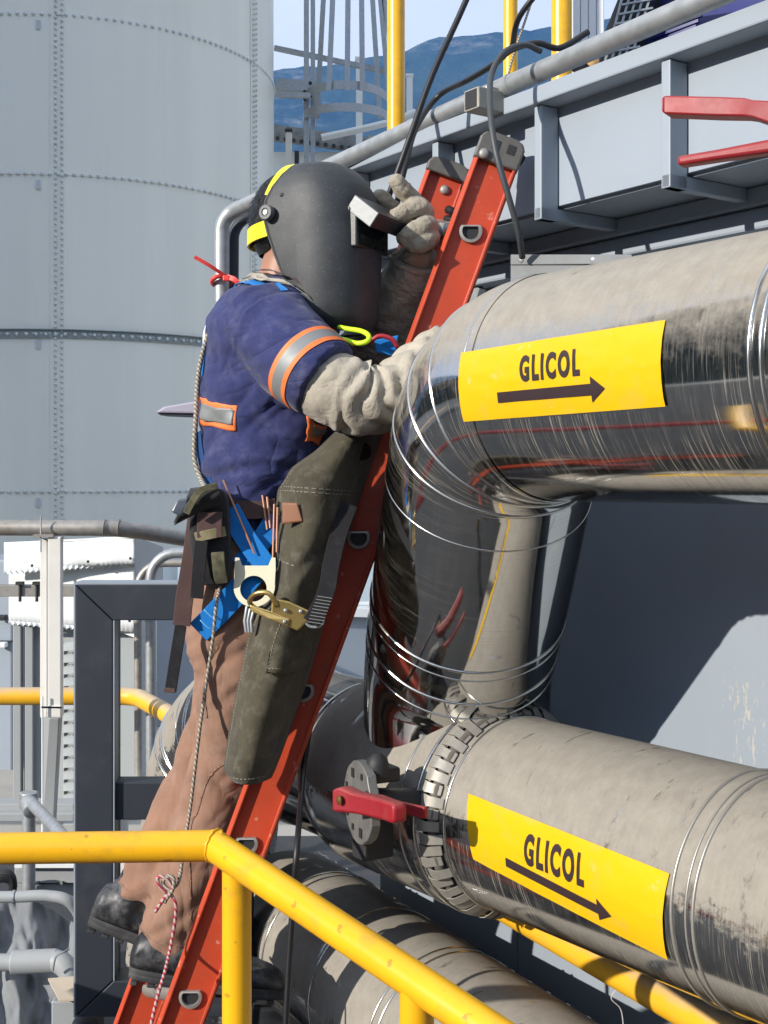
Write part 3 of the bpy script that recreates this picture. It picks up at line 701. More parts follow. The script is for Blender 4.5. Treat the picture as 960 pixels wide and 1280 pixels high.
MB().tube([cv-OUT*.01, cv-OUT*.13+V((0,0,-.01))], .028, 16).build('neck', m_dark, vl)
MB().box(cv-OUT*.05+V((0,0,.055)), (.06,.06,.03), .5).build('neck_flange', m_dark, vl, 0, .006)
MB().lathe(cv-OUT*.035+V((0,0,.055))+sid*-.02, (0,0,1), [(0,.022),(.02,.024),(.035,.02),(.045,.008)], 14).build('neck_bolt', m_dark, vl, 40)
MB().box(P(466,1045,2.60), (.07,.05,.085), .6).build('mount_block', m_dark, vl, 0, .004)
m_red = paint('red plastic coated lever', (.27,.010,.017), .5, .15, 9, .25, 80, (.22,.11,.10), .35, 20, topdust=.12)
hpts = [(421,1000,2.50,.030), (432,999,2.49,.034), (446,1003,2.47,.028), (465,1007,2.44,.027), (484,1012,2.40,.026), (496,1016,2.37,.026), (499,1018,2.36,.020)]
rings = []
for px, py, d, h in hpts:
    p = P(px, py, d); h *= .74; rings.append([p+V((0,0,h))+OUT*.012, p+V((0,0,h))-OUT*.016, p-V((0,0,h))-OUT*.016, p-V((0,0,h))+OUT*.012])
mb = MB().loft(rings); mb.build('lever', m_red, vl, 30, .006, 3)
MB().ribbon(spline([P(462,997,2.52), P(478,1001,2.50), P(500,1009,2.46), P(533,1016,2.40)], 5), .022, .011, (0,0,1)).build('trigger', m_red, vl, 30, .003)
MB().lathe(P(425,1000,2.478), OUT, [(0,.009),(.004,.009),(.006,.005)], 12).build('pivot_pin', plain('brass pin', (.5,.35,.12), .4, 1), vl)

# red lever reaching in at the right edge, close to the camera
v2 = thing('lever_valve', 'pair of long red lever handles reaching in from the right edge', 'valve', P(1080, 170, 1.55), 'red lever valves')
def stick(name, pts, th):
    rings = []
    for px, py, d, h in pts:
        p = P(px, py, d); rings.append([p+V((-.4*th,-.6*th,h)), p+V((.4*th,.6*th,h)), p+V((.4*th,.6*th,-h)), p+V((-.4*th,-.6*th,-h))])
    return MB().loft(rings).build(name, m_red, v2, 30, .0045, 3)
stick('lever', [(832,134,1.62,.0085),(836,134,1.62,.0115),(900,136,1.58,.0118),(935,137,1.56,.0112),(945,139,1.55,.0105),(1000,150,1.52,.018),(1090,172,1.46,.022)], .02)
stick('trigger', [(850,203,1.60,.0062),(900,195,1.57,.0065),(960,185,1.54,.008),(1090,166,1.48,.01)], .016)
MB().box(P(1075, 170, 1.49), (.05,.05,.14), .6).build('neck', m_dark, v2, 0, .006)
MB().tube([P(1075,170,1.49), P(1075,170,1.49)+NQ*.36], .022, 14).build('stem', m_galv, v2)

# lowest clad pipe, on its ledge, and the dusty yellow gas line
lp = thing('floor_pipe', 'thick dusty clad pipe low down behind the diagonal yellow railing', 'pipe', V((-.29,3.68,CZ-1.44)), 'glycol pipes')
LA, LB = V((-.29,3.68,CZ-1.25)), V((.341,2.48,CZ-1.25)); LD = (LB-LA).normalized()
lpth = fillet([LB+LD*1.4, LA-LD*.10, LA-LD*.12+V((-.05,.02,-.7))], [.24], 10)
sweep('pipe_jacket', densify(lpth, .03), .2, m_steel_tee, lp)
for s in (.30, .33, .62, .92, .95, 1.5):
    bead(lp, LA+LD*s, LD, .2006, .003)
pts = []
nn = V((-LD.y, LD.x, 0))*-1
for i in range(60):
    s = -.1+2.7*i/59; pts.append(LA+LD*s+(V((.883,.4657,0))*.155+V((0,0,.128)))*1.0)
MB().ribbon(pts, .012, .004, (0,0,1)).build('lock_seam', m_bead2, lp, 0)
for i in range(36):
    s = -.05+2.5*i/35; p = LA+LD*s+(V((.883,.4657,0))*.157+V((0,0,.131))); MB().lathe(p, V((.6,.3,.75)), [(0,.005),(.003,.005),(.005,.002)], 6).build('seam_rivet', m_bead2, lp)

gl = thing('gas_line', 'slim dusty yellow pipe running under the lower header and along the back', 'pipe', P(660,1170,2.78))
GA, GB = V((0,3.37,CZ-1.0)), V((.558,2.35,CZ-1.0)); GD = (GB-GA).normalized()
gp = fillet([GB+GD*1.0, GA-GD*2.1+V((0,0,.12)), GA-GD*2.1+V((-6.0,.0,.12))], [.12], 8)
MB().tube(densify(gp, .2), .036, 28).build('pipe', m_yellow_d, gl, 60)
MB().tube([P(150,868,5.55)+V((-.06,0,.0)), P(150,868,5.55)], .045, 20).build('coupling', m_yellow_d, gl, 60) if False else None
wi = MB()
for k in range(3):
    c = P(770+k*2, 1228, 2.54); wi.tube(spline([c+V((-.02*math.cos(q+k), -.01, .035*math.sin(q*1.3+k)+.01)) for q in [j*.7 for j in range(10)]], 4), .0012, 5)
wi.tube(spline([P(772,1235,2.52), P(764,1248,2.52), P(776,1262,2.52), P(780,1290,2.52)], 5), .0012, 5)
tag(wi.build('wire_tie', plain('pale wire', (.55,.53,.5), .5)), 'loose tangle of pale wire tied on the yellow pipe under the header', 'wire')

# ledge and sleepers under the pipes
lg = thing('pipe_support', 'dark steel channel support in the shadow between the low pipes', 'support', Q(1.95, -1.4, CZ-1.35))
MB().prism([Q(1.93, -3.0, CZ-1.40), Q(1.93, .6, CZ-1.40), Q(1.93, .6, CZ-1.30), Q(1.93, -3.0, CZ-1.30)], NQ*.15).build('channel', m_frame, lg, 0, .004)
for t in (-2.6, -1.9, -1.2, -.5):
    MB().prism([Q(1.90, t, .004), Q(1.90, t+.1, .004), Q(1.90, t+.1, CZ-1.41), Q(1.90, t, CZ-1.41)], NQ*.15).build('leg', m_frame, lg, 0, .004)
for t in (-1.75, -1.62, -1.45):
    MB().prism([Q(1.926, t, CZ-1.345), Q(1.926, t+.03, CZ-1.345), Q(1.926, t+.03, CZ-1.335), Q(1.926, t, CZ-1.335)], NQ*.003).build('paper_tag', m_white, lg, 0)
# ---------------------------------------------------------------- left background: pipe rack, clad cabinet, louvred unit
cb = thing('clad_cabinet', 'white sheet clad unit with crimped flashing and pale louvred lower wall', 'cabinet', P(95, 900, 6.6)-V((0,0,.4)))
def crimp(x0, x1, ytop0, ytop1, yb0, yb1, d0, d1, n=60, amp=.003, th=.012, edge=.012):
    rows = []
    for j in range(7):
        v = j/6; row = []
        for i in range(n+1):
            u = i/n; px = x0+(x1-x0)*u; py = (ytop0+(ytop1-ytop0)*u)*(1-v)+(yb0+(yb1-yb0)*u)*v; d = d0+(d1-d0)*u
            w = amp*math.sin(i*math.pi*.9)*max(0, v-.55)*2; dent = .012*noise.noise(V((u*5, v*3, x0*.1+yb0)))
            row.append(P(px, py+w*.45*v, d-w-dent))
        rows.append(row)
    return MB().grid(rows)
crimp(5, 168, 678, 670, 716, 704, 6.35, 6.25).build('flashing', m_white, cb, 30, solid=.006)
crimp(11, 168, 711, 700, 779, 790, 6.42, 6.32, amp=.003).build('wall_sheet', m_white, cb, 30, solid=.006)
for x0, x1, yb0, yb1, dd in ((5, 168, 717, 705, 6.30), (11, 168, 780, 791, 6.36)):
    pts = []; nz_ = 46
    for i in range(nz_+1):
        u = i/nz_; pts.append(P(x0+(x1-x0)*u, yb0+(yb1-yb0)*u+(1.6 if i % 2 else -1.2), dd-.012+(.012 if i % 2 else 0)))
    top = [P(x0+(x1-x0)*i/nz_, yb0+(yb1-yb0)*i/nz_-4, dd) for i in range(nz_+1)]
    MB().grid([top, pts]).build('crimped_edge', m_white, cb, 0, solid=.004)
MB().prism([P(168,671,6.25), P(202,684,6.9), P(202,742,6.9), P(168,730,6.25)], V((.004,.02,0))).build('shaded_side', m_grey_paint, cb, 0)  # grey paint stands in for shade on this side of the white box
MB().prism([P(5,678,6.35), P(168,670,6.25), P(202,684,6.9), P(40,690,7.0)], V((0,0,-.01))).build('top_sheet', m_white, cb, 0)
MB().prism([P(16,783,6.5), P(176,783,6.4), P(176,1100,6.4), P(16,1100,6.5)], V((0,.3,0))).build('lower_wall', m_grey_paint, cb, 0) if False else None
MB().prism([P(30,780,6.48), P(172,780,6.40), P(172,1160,6.40), P(30,1160,6.48)], V((0,.25,0))).build('lower_wall', paint('pale unit wall', (.36,.385,.385), .5, .03, 2, .08, 40, (.35,.35,.33), .2, 4), cb, 0, .004)
for px in (21, 36):
    MB().prism([P(px-5,780,6.44), P(px+5,780,6.44), P(px+5,1160,6.44), P(px-5,1160,6.44)], V((0,.05,0))).build('corner_post', m_grey_paint, cb, 0, .004)
m_louv = paint('pale louvre', (.36,.38,.38), .5, .03)
for i in range(19):
    y = 805+i*14.6; MB().prism([P(79,y,6.33), P(95,y-4,6.33), P(95,y+7,6.30), P(79,y+9,6.30)], V((0,.06,.01))).build('louvre', m_louv, cb, 0, .001)
    MB().prism([P(80,y+9,6.345), P(86,y+9,6.345), P(80,y+15,6.345)], V((0,.005,0))).build('louvre_gap', m_dark, cb, 0)
MB().prism([P(142,780,6.38), P(168,793,6.34), P(168,797,6.34), P(142,787,6.38)], V((0,.02,0))).build('flashing_end', m_white, cb, 0)
for px, py in ((110,702),(163,698),(40,707),(162,776)): MB().lathe(P(px,py,6.25), (0,-1,0), [(0,.008),(.006,.006)], 6).build('rivet', m_dark, cb)
bk = thing('grey_annexe', 'blue grey annexe wall far behind the man between tank and pipes', 'building', P(300, 900, 9.2)-V((0,0,.1)))
MB().prism([P(196,760,8.8), P(560,770,9.6), P(560,1090,9.6), P(196,1090,8.8)], V((.02,.4,0))).build('wall', m_wall, bk, 0)
MB().prism([P(150,752,8.7), P(560,764,9.5), P(560,774,9.5), P(150,764,8.7)], V((.02,.6,0))).build('eaves_trim', m_white, bk, 0)
MB().prism([P(196,690,9.4), P(565,690,10.2), P(565,770,10.2), P(196,768,9.4)], V((.02,.3,0))).build('upper_wall', paint('pale wall', (.55,.60,.62), .6, .04, 2, .05, 30), bk, 0)
for px in (222, 262, 400, 440): MB().prism([P(px,700,9.3), P(px+26,700,9.35), P(px+26,752,9.35), P(px,752,9.3)], V((0,.05,0))).build('window', plain('pale glazing', (.55,.65,.70), .1), bk, 0)
ub = thing('grey_unit', 'blue grey machine casing at the far left edge behind the bracket post', 'machine casing', P(0, 900, 7.5)-V((0,0,.5)))
MB().prism([P(-160,700,7.6), P(15,700,7.5), P(15,1120,7.5), P(-160,1120,7.6)], V((0,.6,0))).build('casing', m_wall, ub, 0, .01)
for y in (772, 806): MB().box(P(1, y, 7.45), (.07,.06,.03)).build('hinge', m_dark if y == 772 else m_white, ub, 0, .006)
MB().prism([P(-160,801,7.48), P(15,801,7.48), P(15,803,7.48), P(-160,803,7.48)], V((0,.02,0))).build('casing_seam', m_frame, ub, 0)

sp = thing('steel_pipe', 'weathered steel pipe crossing under the tank with a bend behind the tool pouch', 'pipe', P(80, 660, 4.7))
pth = fillet([P(-200,659,4.75), P(150,660,4.7), P(235,674,4.9), P(420,690,5.6)], [.25, .3], 8)
MB().tube(densify(pth, .1), .0295, 24).build('pipe', m_galv_rust, sp, 60)
for px in (130, 148): MB().tube([P(px,659.6,4.7), P(px+1.2,659.7,4.7)], .0318, 24).build('weld', m_galv_rust, sp, 60)
bp = thing('bracket_post', 'off white slotted bracket post hanging from the weathered pipe', 'post', P(63, 900, 4.68))
def boxpx(a, b, c, d, dep, th): return MB().prism([P(a,b,dep), P(c,b,dep), P(c,d,dep), P(a,d,dep)], V((0,th,0)))
boxpx(60, 671, 76, 886, 4.66, .04).build('channel', m_offwhite, bp, 0, .003)
boxpx(50, 673, 58.5, 897, 4.70, .03).build('flange', m_offwhite, bp, 0, .002)
boxpx(58.5, 676, 60, 890, 4.70, .02).build('slot_shadow', m_grey_paint, bp, 0)
boxpx(59, 882, 76, 897, 4.655, .045).build('end_plate', m_offwhite, bp, 0, .003)
MB().prism([P(61,898,4.70), P(74,898,4.70), P(64,1075,4.9), P(50,1075,4.9)], V((0,.05,0))).build('brace', m_grey_paint, bp, 0, .003)
MB().tube([P(51,645,4.66), P(51,690,4.66)], .003, 8).build('hanger_rod', m_galv, bp)
boxpx(42, 668, 66, 671.5, 4.65, .05).build('top_lug', m_galv_rust, bp, 0)
MB().tube([P(53,870,4.64), P(53,1040,4.64)], .0035, 8).build('conduit_wire', m_white, bp)
for px in (50, 78): MB().bar(P(52, 884, 4.6), P(77, 884.5, 4.6), .006, .006).build('clip', m_galv, bp, 0)
fb = thing('flat_bar', 'rusty grey flat bar with bolts crossing behind the bracket post', 'bar', P(50, 738, 5.0))
MB().bar(P(-120,738,5.0), P(100,738,5.0), .05, .045).build('bar', m_galv_rust, fb, 0, .002)
for px in (25, 46):
    MB().tube([P(px,728,4.97), P(px,752,4.97)], .006, 8).build('bolt', m_dark, fb)
    MB().box(P(px, 729, 4.97), (.028,.028,.012)).build('nut', m_dark, fb, 0)
tv = [('vertical_pipe', 'thicker grey standpipe with an elbow, right one of the pair behind the frame', 188, 645, .0215, 5.3, 'painted'), ('vertical_pipe', 'thinner pale standpipe, left one of the pair behind the frame', 172, 655, .0165, 5.42, 'galv')]
for nm, lab, px, yb, r, d, kk in tv:
    t = thing(nm, lab, 'pipe', P(px, 975, d), 'standpipes behind the frame')
    top = 691 if kk == 'painted' else 704
    pth = fillet([P(px+1,975,d), P(px,top,d), P(px+120,top,d)], [.11], 8)
    MB().tube(densify(pth, .1), r, 20).build('pipe', m_galv if kk == 'painted' else m_galv_rust, t, 60)
    MB().tube([P(px,770,d), P(px,776,d)], r+.003, 20).build('coupling', m_galv, t, 60)
st = thing('pipe_stand', 'pale cross member carrying the pair of standpipes', 'support', P(190, 985, 5.35))
MB().bar(P(140, 982, 5.36), P(330, 985, 5.36), .12, .045).build('beam', m_offwhite, st, 0, .003)
MB().bar(P(290, 990, 5.36), V((P(290,990,5.36).x, 5.36, .004)), .06, .06, (0,1,0)).build('leg', m_offwhite, st, 0, .003)
MB().bar(P(150, 990, 5.36), V((P(150,990,5.36).x, 5.36, .004)), .06, .06, (0,1,0)).build('leg', m_offwhite, st, 0, .003)

# dark welded square frame in front of all that
fr = thing('steel_portal', 'dark blue grey welded rectangular steel frame left of the ladder', 'frame', P(190, 1272, 3.30))
D0 = 3.30; ym = .055
def rail_(poly, name='member'):
    return MB().prism([P(x, y, D0) for x, y in poly], V((0, .10, 0))).build(name, m_frame, fr, 0, .003)
rail_([(94,731),(141,776),(141,1226),(94,1271)], 'post'); rail_([(94.6,730.4),(312,730.4),(266,775.5),(141.6,775.5)], 'beam')
rail_([(94.6,1271.5),(312,1271.5),(266,1226.5),(141.6,1226.5)], 'beam'); rail_([(312.6,731),(312.6,1271),(266.5,1226),(266.5,776)], 'post')
MB().prism([P(141.8,978,D0+.012), P(266,978,D0+.012), P(266,1025,D0+.012), P(141.8,1025,D0+.012)], V((0,.07,0))).build('cross_member', m_frame, fr, 0, .003)
MB().prism([P(92,728.5,D0+.002), P(315,728.5,D0+.002), P(315,731,D0+.002), P(92,731,D0+.002)], V((0,.094,0))).build('lit_edge', m_wall, fr, 0)  # paler strips paint in the light caught along the frame edges
MB().prism([P(92,731.2,D0+.002), P(94,731.2,D0+.002), P(94,1272,D0+.002), P(92,1272,D0+.002)], V((0,.094,0))).build('lit_edge', m_wall, fr, 0)
MB().prism([P(141.5,775.7,D0-.002), P(143,775.7,D0-.002), P(143,1226,D0-.002), P(141.5,1226,D0-.002)], V((0,.05,0))).build('lit_edge', m_wall, fr, 0)
MB().box(P(200,1275,D0+.06), (.05,.06,(P(200,1275,D0).z)*2-.02)).build('foot', m_frame, fr, 0) if False else None
for px in (110, 296):
    b0 = P(px, 1272, D0+.05); MB().bar(b0, V((b0.x, b0.y, .003)), .07, .07, (0,1,0)).build('foot', m_frame, fr, 0, .003)

# small pipework, fittings, tarpaulin in the lower left corner
gh = thing('low_handrail', 'short galvanised handrail with a capped tee post at lower left', 'handrail', P(36, 1100, 4.3))
MB().tube([P(36,1120,4.3), P(36,1000,4.3)], .022, 16).build('post', m_galv, gh, 60)
MB().tube([P(36,1010,4.3), P(36,990,4.3)], .031, 16).build('tee_cap', m_galv, gh, 40, .004)
MB().tube([P(36,1000,4.29), P(130,1100,3.5)], .02, 16).build('rail', m_galv, gh, 60)
MB().lathe(P(36,1003,4.275), V((.4,-.75,-.35)), [(0,.028),(.05,.028),(.055,.02)], 16).build('socket', m_galv, gh, 40)
for y0, y1, x0, x1, d, lab in ((1005, 1014, -140, 92, 5.2, 'upper pale grey channel bar crossing behind the low handrail'), (1017, 1027, -140, 92, 5.15, 'lower pale grey channel bar crossing behind the low handrail')):
    t = thing('channel_bar', lab, 'bar', P(20, y1, d)); boxpx(x0, y0, x1, y1, d, .1).build('bar', m_grey_paint, t, 0, .003)
ct = thing('cable_tray', 'pale grey pressed steel tray just below the yellow railing at left', 'tray', P(60, 1110, 4.5))
boxpx(18, 1086, 98, 1104, 4.5, .3).build('side', m_grey_paint, ct, 0, .003); boxpx(20, 1105, 98, 1118, 4.52, .28).build('lower_side', m_grey_paint, ct, 0, .003)
for px in (45, 75): boxpx(px, 1102, px+3, 1106, 4.49, .02).build('tab', m_galv, ct, 0)
boxpx(18, 1081, 98, 1085, 4.47, .35).build('lip', m_white, ct, 0)
ho = thing('grey_hose', 'pale grey conduit curving over the tarpaulin at lower left', 'conduit', P(50, 1126, 4.0))
MB().tube(spline([P(-40,1122,4.0), P(20,1121,4.0), P(60,1120,4.0), P(88,1128,4.0), P(104,1160,4.05), P(110,1220,4.1)], 8), .018, 14).build('conduit', m_grey_paint, ho, 60)
MB().tube([P(16,1121,4.0), P(19,1121,4.0)], .021, 14).build('coupling', m_galv, ho)
pf = thing('pipe_fitting', 'grey painted pipe elbow fitting with a wire clamp beside the tarpaulin', 'fitting', P(50, 1215, 3.9))
MB().tube([P(-60,1203,3.9), P(18,1203,3.9)], .026, 16).build('pipe', m_grey_paint, pf, 60)
MB().tube([P(15,1203,3.9), P(72,1201,3.9)], [.036,.036], 20).build('sleeve', m_grey_paint, pf, 40, .004)
MB().tube(fillet([P(66,1201,3.9), P(88,1201,3.88), P(92,1245,3.88)], [.06], 8), .034, 18).build('elbow', m_grey_paint, pf, 60)
MB().tube(spline([P(66,1214,3.83), P(70,1196,3.82), P(80,1190,3.82), P(86,1186,3.84)], 5), .003, 6).build('clamp_wire', m_galv, pf)
tp = MB(); rows = []
for j in range(61):
    v = j/60; row = []
    for i in range(71):
        u = i/70; px = -60+u*155; py = 1118+v*190+ (30*max(0, u-.55)**1.2*2 if True else 0)*(1-v)*1.6
        d = 4.25-.45*v + .10*noise.noise(V((u*5, v*2.2, 4)))+.06*abs(noise.noise(V((u*11, v*4, 8))))+.05*math.sin(u*17+v*3+2*noise.noise(V((u*3,v*3,1))))*(1-.4*v)
        row.append(P(px, py, d))
    rows.append(row)
tp.grid(rows); m_tarp = fabric('grey tarpaulin', (.19,.20,.21), 300, .3, .25, (.2,.2,.2), .35, .8, 6)
tag(tp.build('tarpaulin', m_tarp, None, 180, solid=.003), 'crumpled dark grey tarpaulin draped in the lower left corner', 'tarpaulin')
bx = thing('junction_box', 'small grey box with an open beige cardboard lid at the foot of the frame', 'box', P(80, 1290, 3.6))
MB().prism([P(64,1252,3.6), P(97,1252,3.6), P(97,1330,3.6), P(64,1330,3.6)], V((0,.14,0))).build('body', m_grey_paint, bx, 0, .004)
MB().prism([P(60,1225,3.70), P(97,1222,3.70), P(97,1251,3.57), P(74,1252,3.57)], V((0,0,.005))).build('lid', paint('beige card', (.50,.42,.32), .8, .08, 6), bx, 0)
bs = thing('black_hose_bundle', 'bundle of black hose behind the tray at the left edge', 'hose', P(5, 1115, 4.4))
for k in range(4): MB().tube(spline([P(-30+k*2,1108-k*4,4.4), P(2+k*3,1098-k*2,4.4), P(16,1104+k*3,4.42), P(14-k*2,1120+k,4.45)], 6), .014, 10).build('hose', m_dark, bs)
lm = thing('lamp_head', 'flat pale lilac lamp head on an arm beside the man\'s back', 'lamp', P(240, 514, 4.0))
MB().prism([P(193,516,4.0), P(205,508,4.0), P(246,501,4.0), P(262,503,4.0), P(262,516,4.0), P(246,517,4.0)], V((.01,.10,-.004))).build('lamp_body', plain('lilac grey casting', (.40,.37,.45), .45), lm, 0, .006)
MB().prism([P(198,517,4.01), P(246,518,4.01), P(246,521,4.01), P(200,519,4.01)], V((.01,.08,0))).build('lens_panel', m_frame, lm, 0)
MB().tube(fillet([P(258,510,4.05), P(285,512,4.05), P(285,760,4.05)], [.05], 6), .02, 12).build('arm', m_galv, lm, 60)
tag(MB().bar(P(285,760,4.05), V((P(285,700,4.05).x, 4.05, .003)), .05, .05, (0,1,0)).build('lamp_post', m_galv, lm, 0))
zt_ = thing('zip_tie', 'red cable tie knotted round the handrail loop behind the man\'s shoulder', 'cable tie', P(284, 352, 3.7))
m_zip = plain('red nylon', (.75,.06,.045), .4)
MB().ribbon(spline([P(243,321,3.62), P(262,332,3.63), P(280,344,3.65)], 5), .010, .004, (.3,0,1)).build('tail', m_zip, zt_, 30)
MB().tube([P(277+12*math.cos(q), 352+7*math.sin(q)-q*.0, 3.70+.035*math.sin(q+.6)) for q in [2*math.pi*j/20 for j in range(20)]], .0065, 8, closed=True).build('loop', m_zip, zt_)
MB().ribbon(spline([P(284,346,3.65), P(294,350,3.64), P(297,358,3.64), P(290,366,3.65)], 5), .014, .004, (.2,.2,1)).build('curl', m_zip, zt_, 30)
MB().box(P(283,348,3.65), (.02,.014,.016)).build('tie_head', m_zip, zt_, 0, .003)

# ---------------------------------------------------------------- foreground yellow railing
yr = thing('yellow_railing', 'bright yellow tube railing across the bottom of the view with a mitred corner', 'railing', P(296, 1080, 1.95)-V((0,0,.9)))
c0 = P(268, 1057, 1.95); lft = P(-260, 1064, 1.92)
dg = P(600, 1281, 1.56); dgd = (dg-c0).normalized()
pa = [lft, c0]; MB().tube(densify([lft, c0+V((.012,0,0))], .1), .0235, 32).build('top_rail', m_yellow, yr, 60)
MB().tube(densify([c0, c0+dgd*1.1], .1), .0238, 32).build('sloping_rail', m_yellow, yr, 60)
MB().lathe(c0+V((-.0005,0,0)), V((0,0,1)), [(-.024,.004),(-.02,.014),(-.012,.021),(0,.0243),(.012,.021),(.02,.014),(.024,.004)], 24).build('corner_weld', m_yellow, yr, 180)
wa = (V((1,0,0))+dgd).normalized(); wx = wa.cross(V((0,0,1))).normalized(); wz = wx.cross(wa)
MB().tube([c0+wx*math.cos(2*math.pi*j/40)*.0262+wz*math.sin(2*math.pi*j/40)*.0245+wa*.0012*math.sin(j*2.1) for j in range(40)], .0022, 6, closed=True).build('weld_bead', m_yellow, yr, 180)
pc = P(296, 1085, 1.93); MB().tube([pc, V((pc.x, pc.y, .0))], .0222, 28).build('post', m_yellow, yr, 60)
kq = (521-480)/F; q = c0+dgd*((kq*c0.y-c0.x)/(dgd.x-kq*dgd.y)); MB().tube([q, V((q.x, q.y, .0))], .0222, 28).build('post', m_yellow, yr, 60)

# ---------------------------------------------------------------- ladder
ld = thing('extension_ladder', 'orange fibreglass ladder with hollow aluminium rungs the man stands on', 'ladder', V((-.55, 2.72, 0)))
DN, DF = 2.725, 2.95; SL = -.366
def rpt(px0, py, y, d): return P(px0+SL*(py-y), py, d)
m_orange = paint('orange fibreglass', (.46,.055,.018), .45, .14, 6, .2, 60, (.16,.06,.04), .55, 16, spots=.3, spotcol=(.7,.5,.4))
m_alu = galv('worn aluminium', (.36,.345,.32), .5, .1, .5, .45); m_capm = galv('dull cast cap', (.14,.135,.125), .55, .1, .4, .3)
def rail(cx, d, ytop, ybot, wl_, wr):
    """U-channel rail, flanges towards the camera side for the near rail"""
    ax = (rpt(cx, ytop, 667, d)-rpt(cx, ybot, 667, d)).normalized(); sx = V((1,0,0)); sx = (sx-ax*sx.dot(ax)).normalized(); bkv = V((0,1,0))
    a, b = rpt(cx, ybot, 667, d), rpt(cx, ytop, 667, d); hw = .0485
    prof = [(-hw, .016), (-hw, -.006), (-hw+.007, -.016), (-hw+.011, -.016), (-hw+.011, 0), (hw-.009, 0), (hw-.009, -.016), (hw-.004, -.016), (hw, -.012), (hw, .016)]
    return MB().loft([[p+sx*x+bkv*y for x, y in prof] for p in (a, b)]).build('side_rail', m_orange, ld, 0, .0012), ax, sx
ybn = 600+CZ/DN*F; ybf = 600+CZ/DF*F
_, ax, sx = rail(450, DN, 180, ybn-8, 0, 0)
fcx = 394
_, axf, sxf = rail(fcx, DF, 208, ybf-8, 0, 0)
def cap(cx, d, y0, y1):
    a, b = rpt(cx, y0, 667, d), rpt(cx, y1, 667, d); hw = .0500
    rings = []
    for p, s_, e in ((b, 1, 0), (a, 1, 0), (a+ax*.012, .86, 0), (a+ax*.018, .5, 0)):
        rings.append([p+sx*x*s_+V((0,y,0)) for x, y in ((-hw,-.020),(hw,-.020),(hw,.020),(-hw,.020))])
    return MB().loft(rings).build('end_cap', m_capm, ld, 0, .004)
cn = cap(450, DN, 182, 207); cap(fcx, DF, 212, 222)
for dx in (-.012, .022): MB().box(rpt(450, 181, 667, DN-.0203)+sx*dx+ax*-.004, (.017,.002,.020), M=Matrix((sx, V((0,1,0)), ax)).transposed()).build('cap_slot', m_dark, ld, 0)
for cx, d, y, xo in ((450, DN, 198, -.030), (fcx, DF, 236, .008)):
    MB().lathe(rpt(cx, y, 667, d-.0+(-.022 if d == DN else -.001))+sx*xo, (0,-1,0), [(0,.011),(.004,.011),(.007,.006)], 14).build('rivet', m_alu, ld, 60)
hk = MB().tube(spline([rpt(450,196,667,DN-.005)+sx*.049, rpt(450,186,667,DN-.005)+sx*.052, rpt(450,188,667,DN-.005)+sx*.044], 5), .004, 8); hk.build('hook', m_dark, ld)
Y = 289-189; k = 0
ybot_r = ybn-60; y = 289.0; dy = 191.4
def drung(r, n=20):
    out = []
    for j in range(n):
        q = 2*math.pi*j/n; x, z = r*math.cos(q), r*math.sin(q); out.append((x, min(z, r*.52)*1.0-.0))
    return out
while y < ybn-30:
    c = rpt(450, y, 667, DN-.004); f = rpt(fcx, y-10, 667, DF+.012); c2 = c+V((0,.008,0))
    for nm, r0, r1, a, b in (('rung', .0205, .0165, c2, f),):
        o0 = drung(r0); i0 = drung(r1)
        ri = [[p+V((x,0,z)) for x, z in o0] for p in (a, b)]; rin = [[p+V((x,0,z)) for x, z in i0] for p in (b, a)]
        MB().loft(ri+rin, caps=False, closed=True).build('rung', m_alu, ld, 50)
    o0 = drung(.0255); i0 = drung(.0172)
    MB().loft([[c+V((x,.004,z)) for x, z in o0], [c+V((x,-.004,z)) for x, z in drung(.0245)], [c+V((x,-.005,z)) for x, z in drung(.0185)], [c+V((x,.004,z)) for x, z in i0]], caps=False).build('rung_collar', m_alu, ld, 50)
    MB().prism([c+V((x,.0022,z)) for x, z in drung(.0180)], V((0,.0008,0))).build('rung_bore', m_dark, ld, 0)
    y += dy
for cx, d, yb in ((450, DN, ybn), (fcx, DF, ybf)):
    MB().box(rpt(cx, yb-9, 667, d)+V((0,0,.014)), (.13,.07,.028)).build('foot', m_dark, ld, 0, .004)
# ---------------------------------------------------------------- the welder
P0 = P
def P(px, py, d): return P0(px, py, d+.10)
man = thing('person', 'welder on the ladder in blue shirt, tan trousers, leather apron and black face shield', 'person', P(245, 1235, 2.75))
m_skin = plain('skin', (.36,.17,.105), .5, 0, .15, 300)
m_shirt = fabric('navy work shirt', (.031,.038,.118), 800, .35, .18, (.16,.16,.25), .38, .9, 9, (.02,.02,.035), .35, wrinkle=.55, wsc=(3.5,3.5,8), wrot=(0,.7,0))
m_trou = fabric('tan work trousers', (.27,.152,.102), 800, .4, .14, (.38,.27,.21), .4, .9, 9, (.10,.062,.045), .62, wrinkle=.38, wsc=(6,6,2.0), wrot=(0,-.35,0))
m_apron = fabric('olive suede apron', (.066,.058,.038), 420, .5, .22, (.24,.22,.165), .42, .85, 14, (.020,.018,.013), .5, wrinkle=.3, wsc=(7,7,5), wrot=(0,.4,0))
m_gaunt = fabric('pale split leather', (.40,.36,.29), 380, .6, .14, (.55,.50,.42), .25, .9, 12, (.14,.115,.085), .5, wrinkle=.22, wsc=(16,16,16))
m_glove = fabric('soiled split leather', (.33,.29,.225), 380, .6, .2, (.48,.44,.36), .3, .9, 16, (.04,.033,.025), .75, wrinkle=.35, wsc=(16,16,22))
m_blue = fabric('blue harness webbing', (.006,.17,.52), 700, .5, .12, (.1,.3,.6), .15, .65, 14, (.02,.04,.1), .2)
m_brownweb = fabric('brown webbing', (.085,.05,.045), 700, .6, .15, (.2,.14,.13), .25, .85, 14)
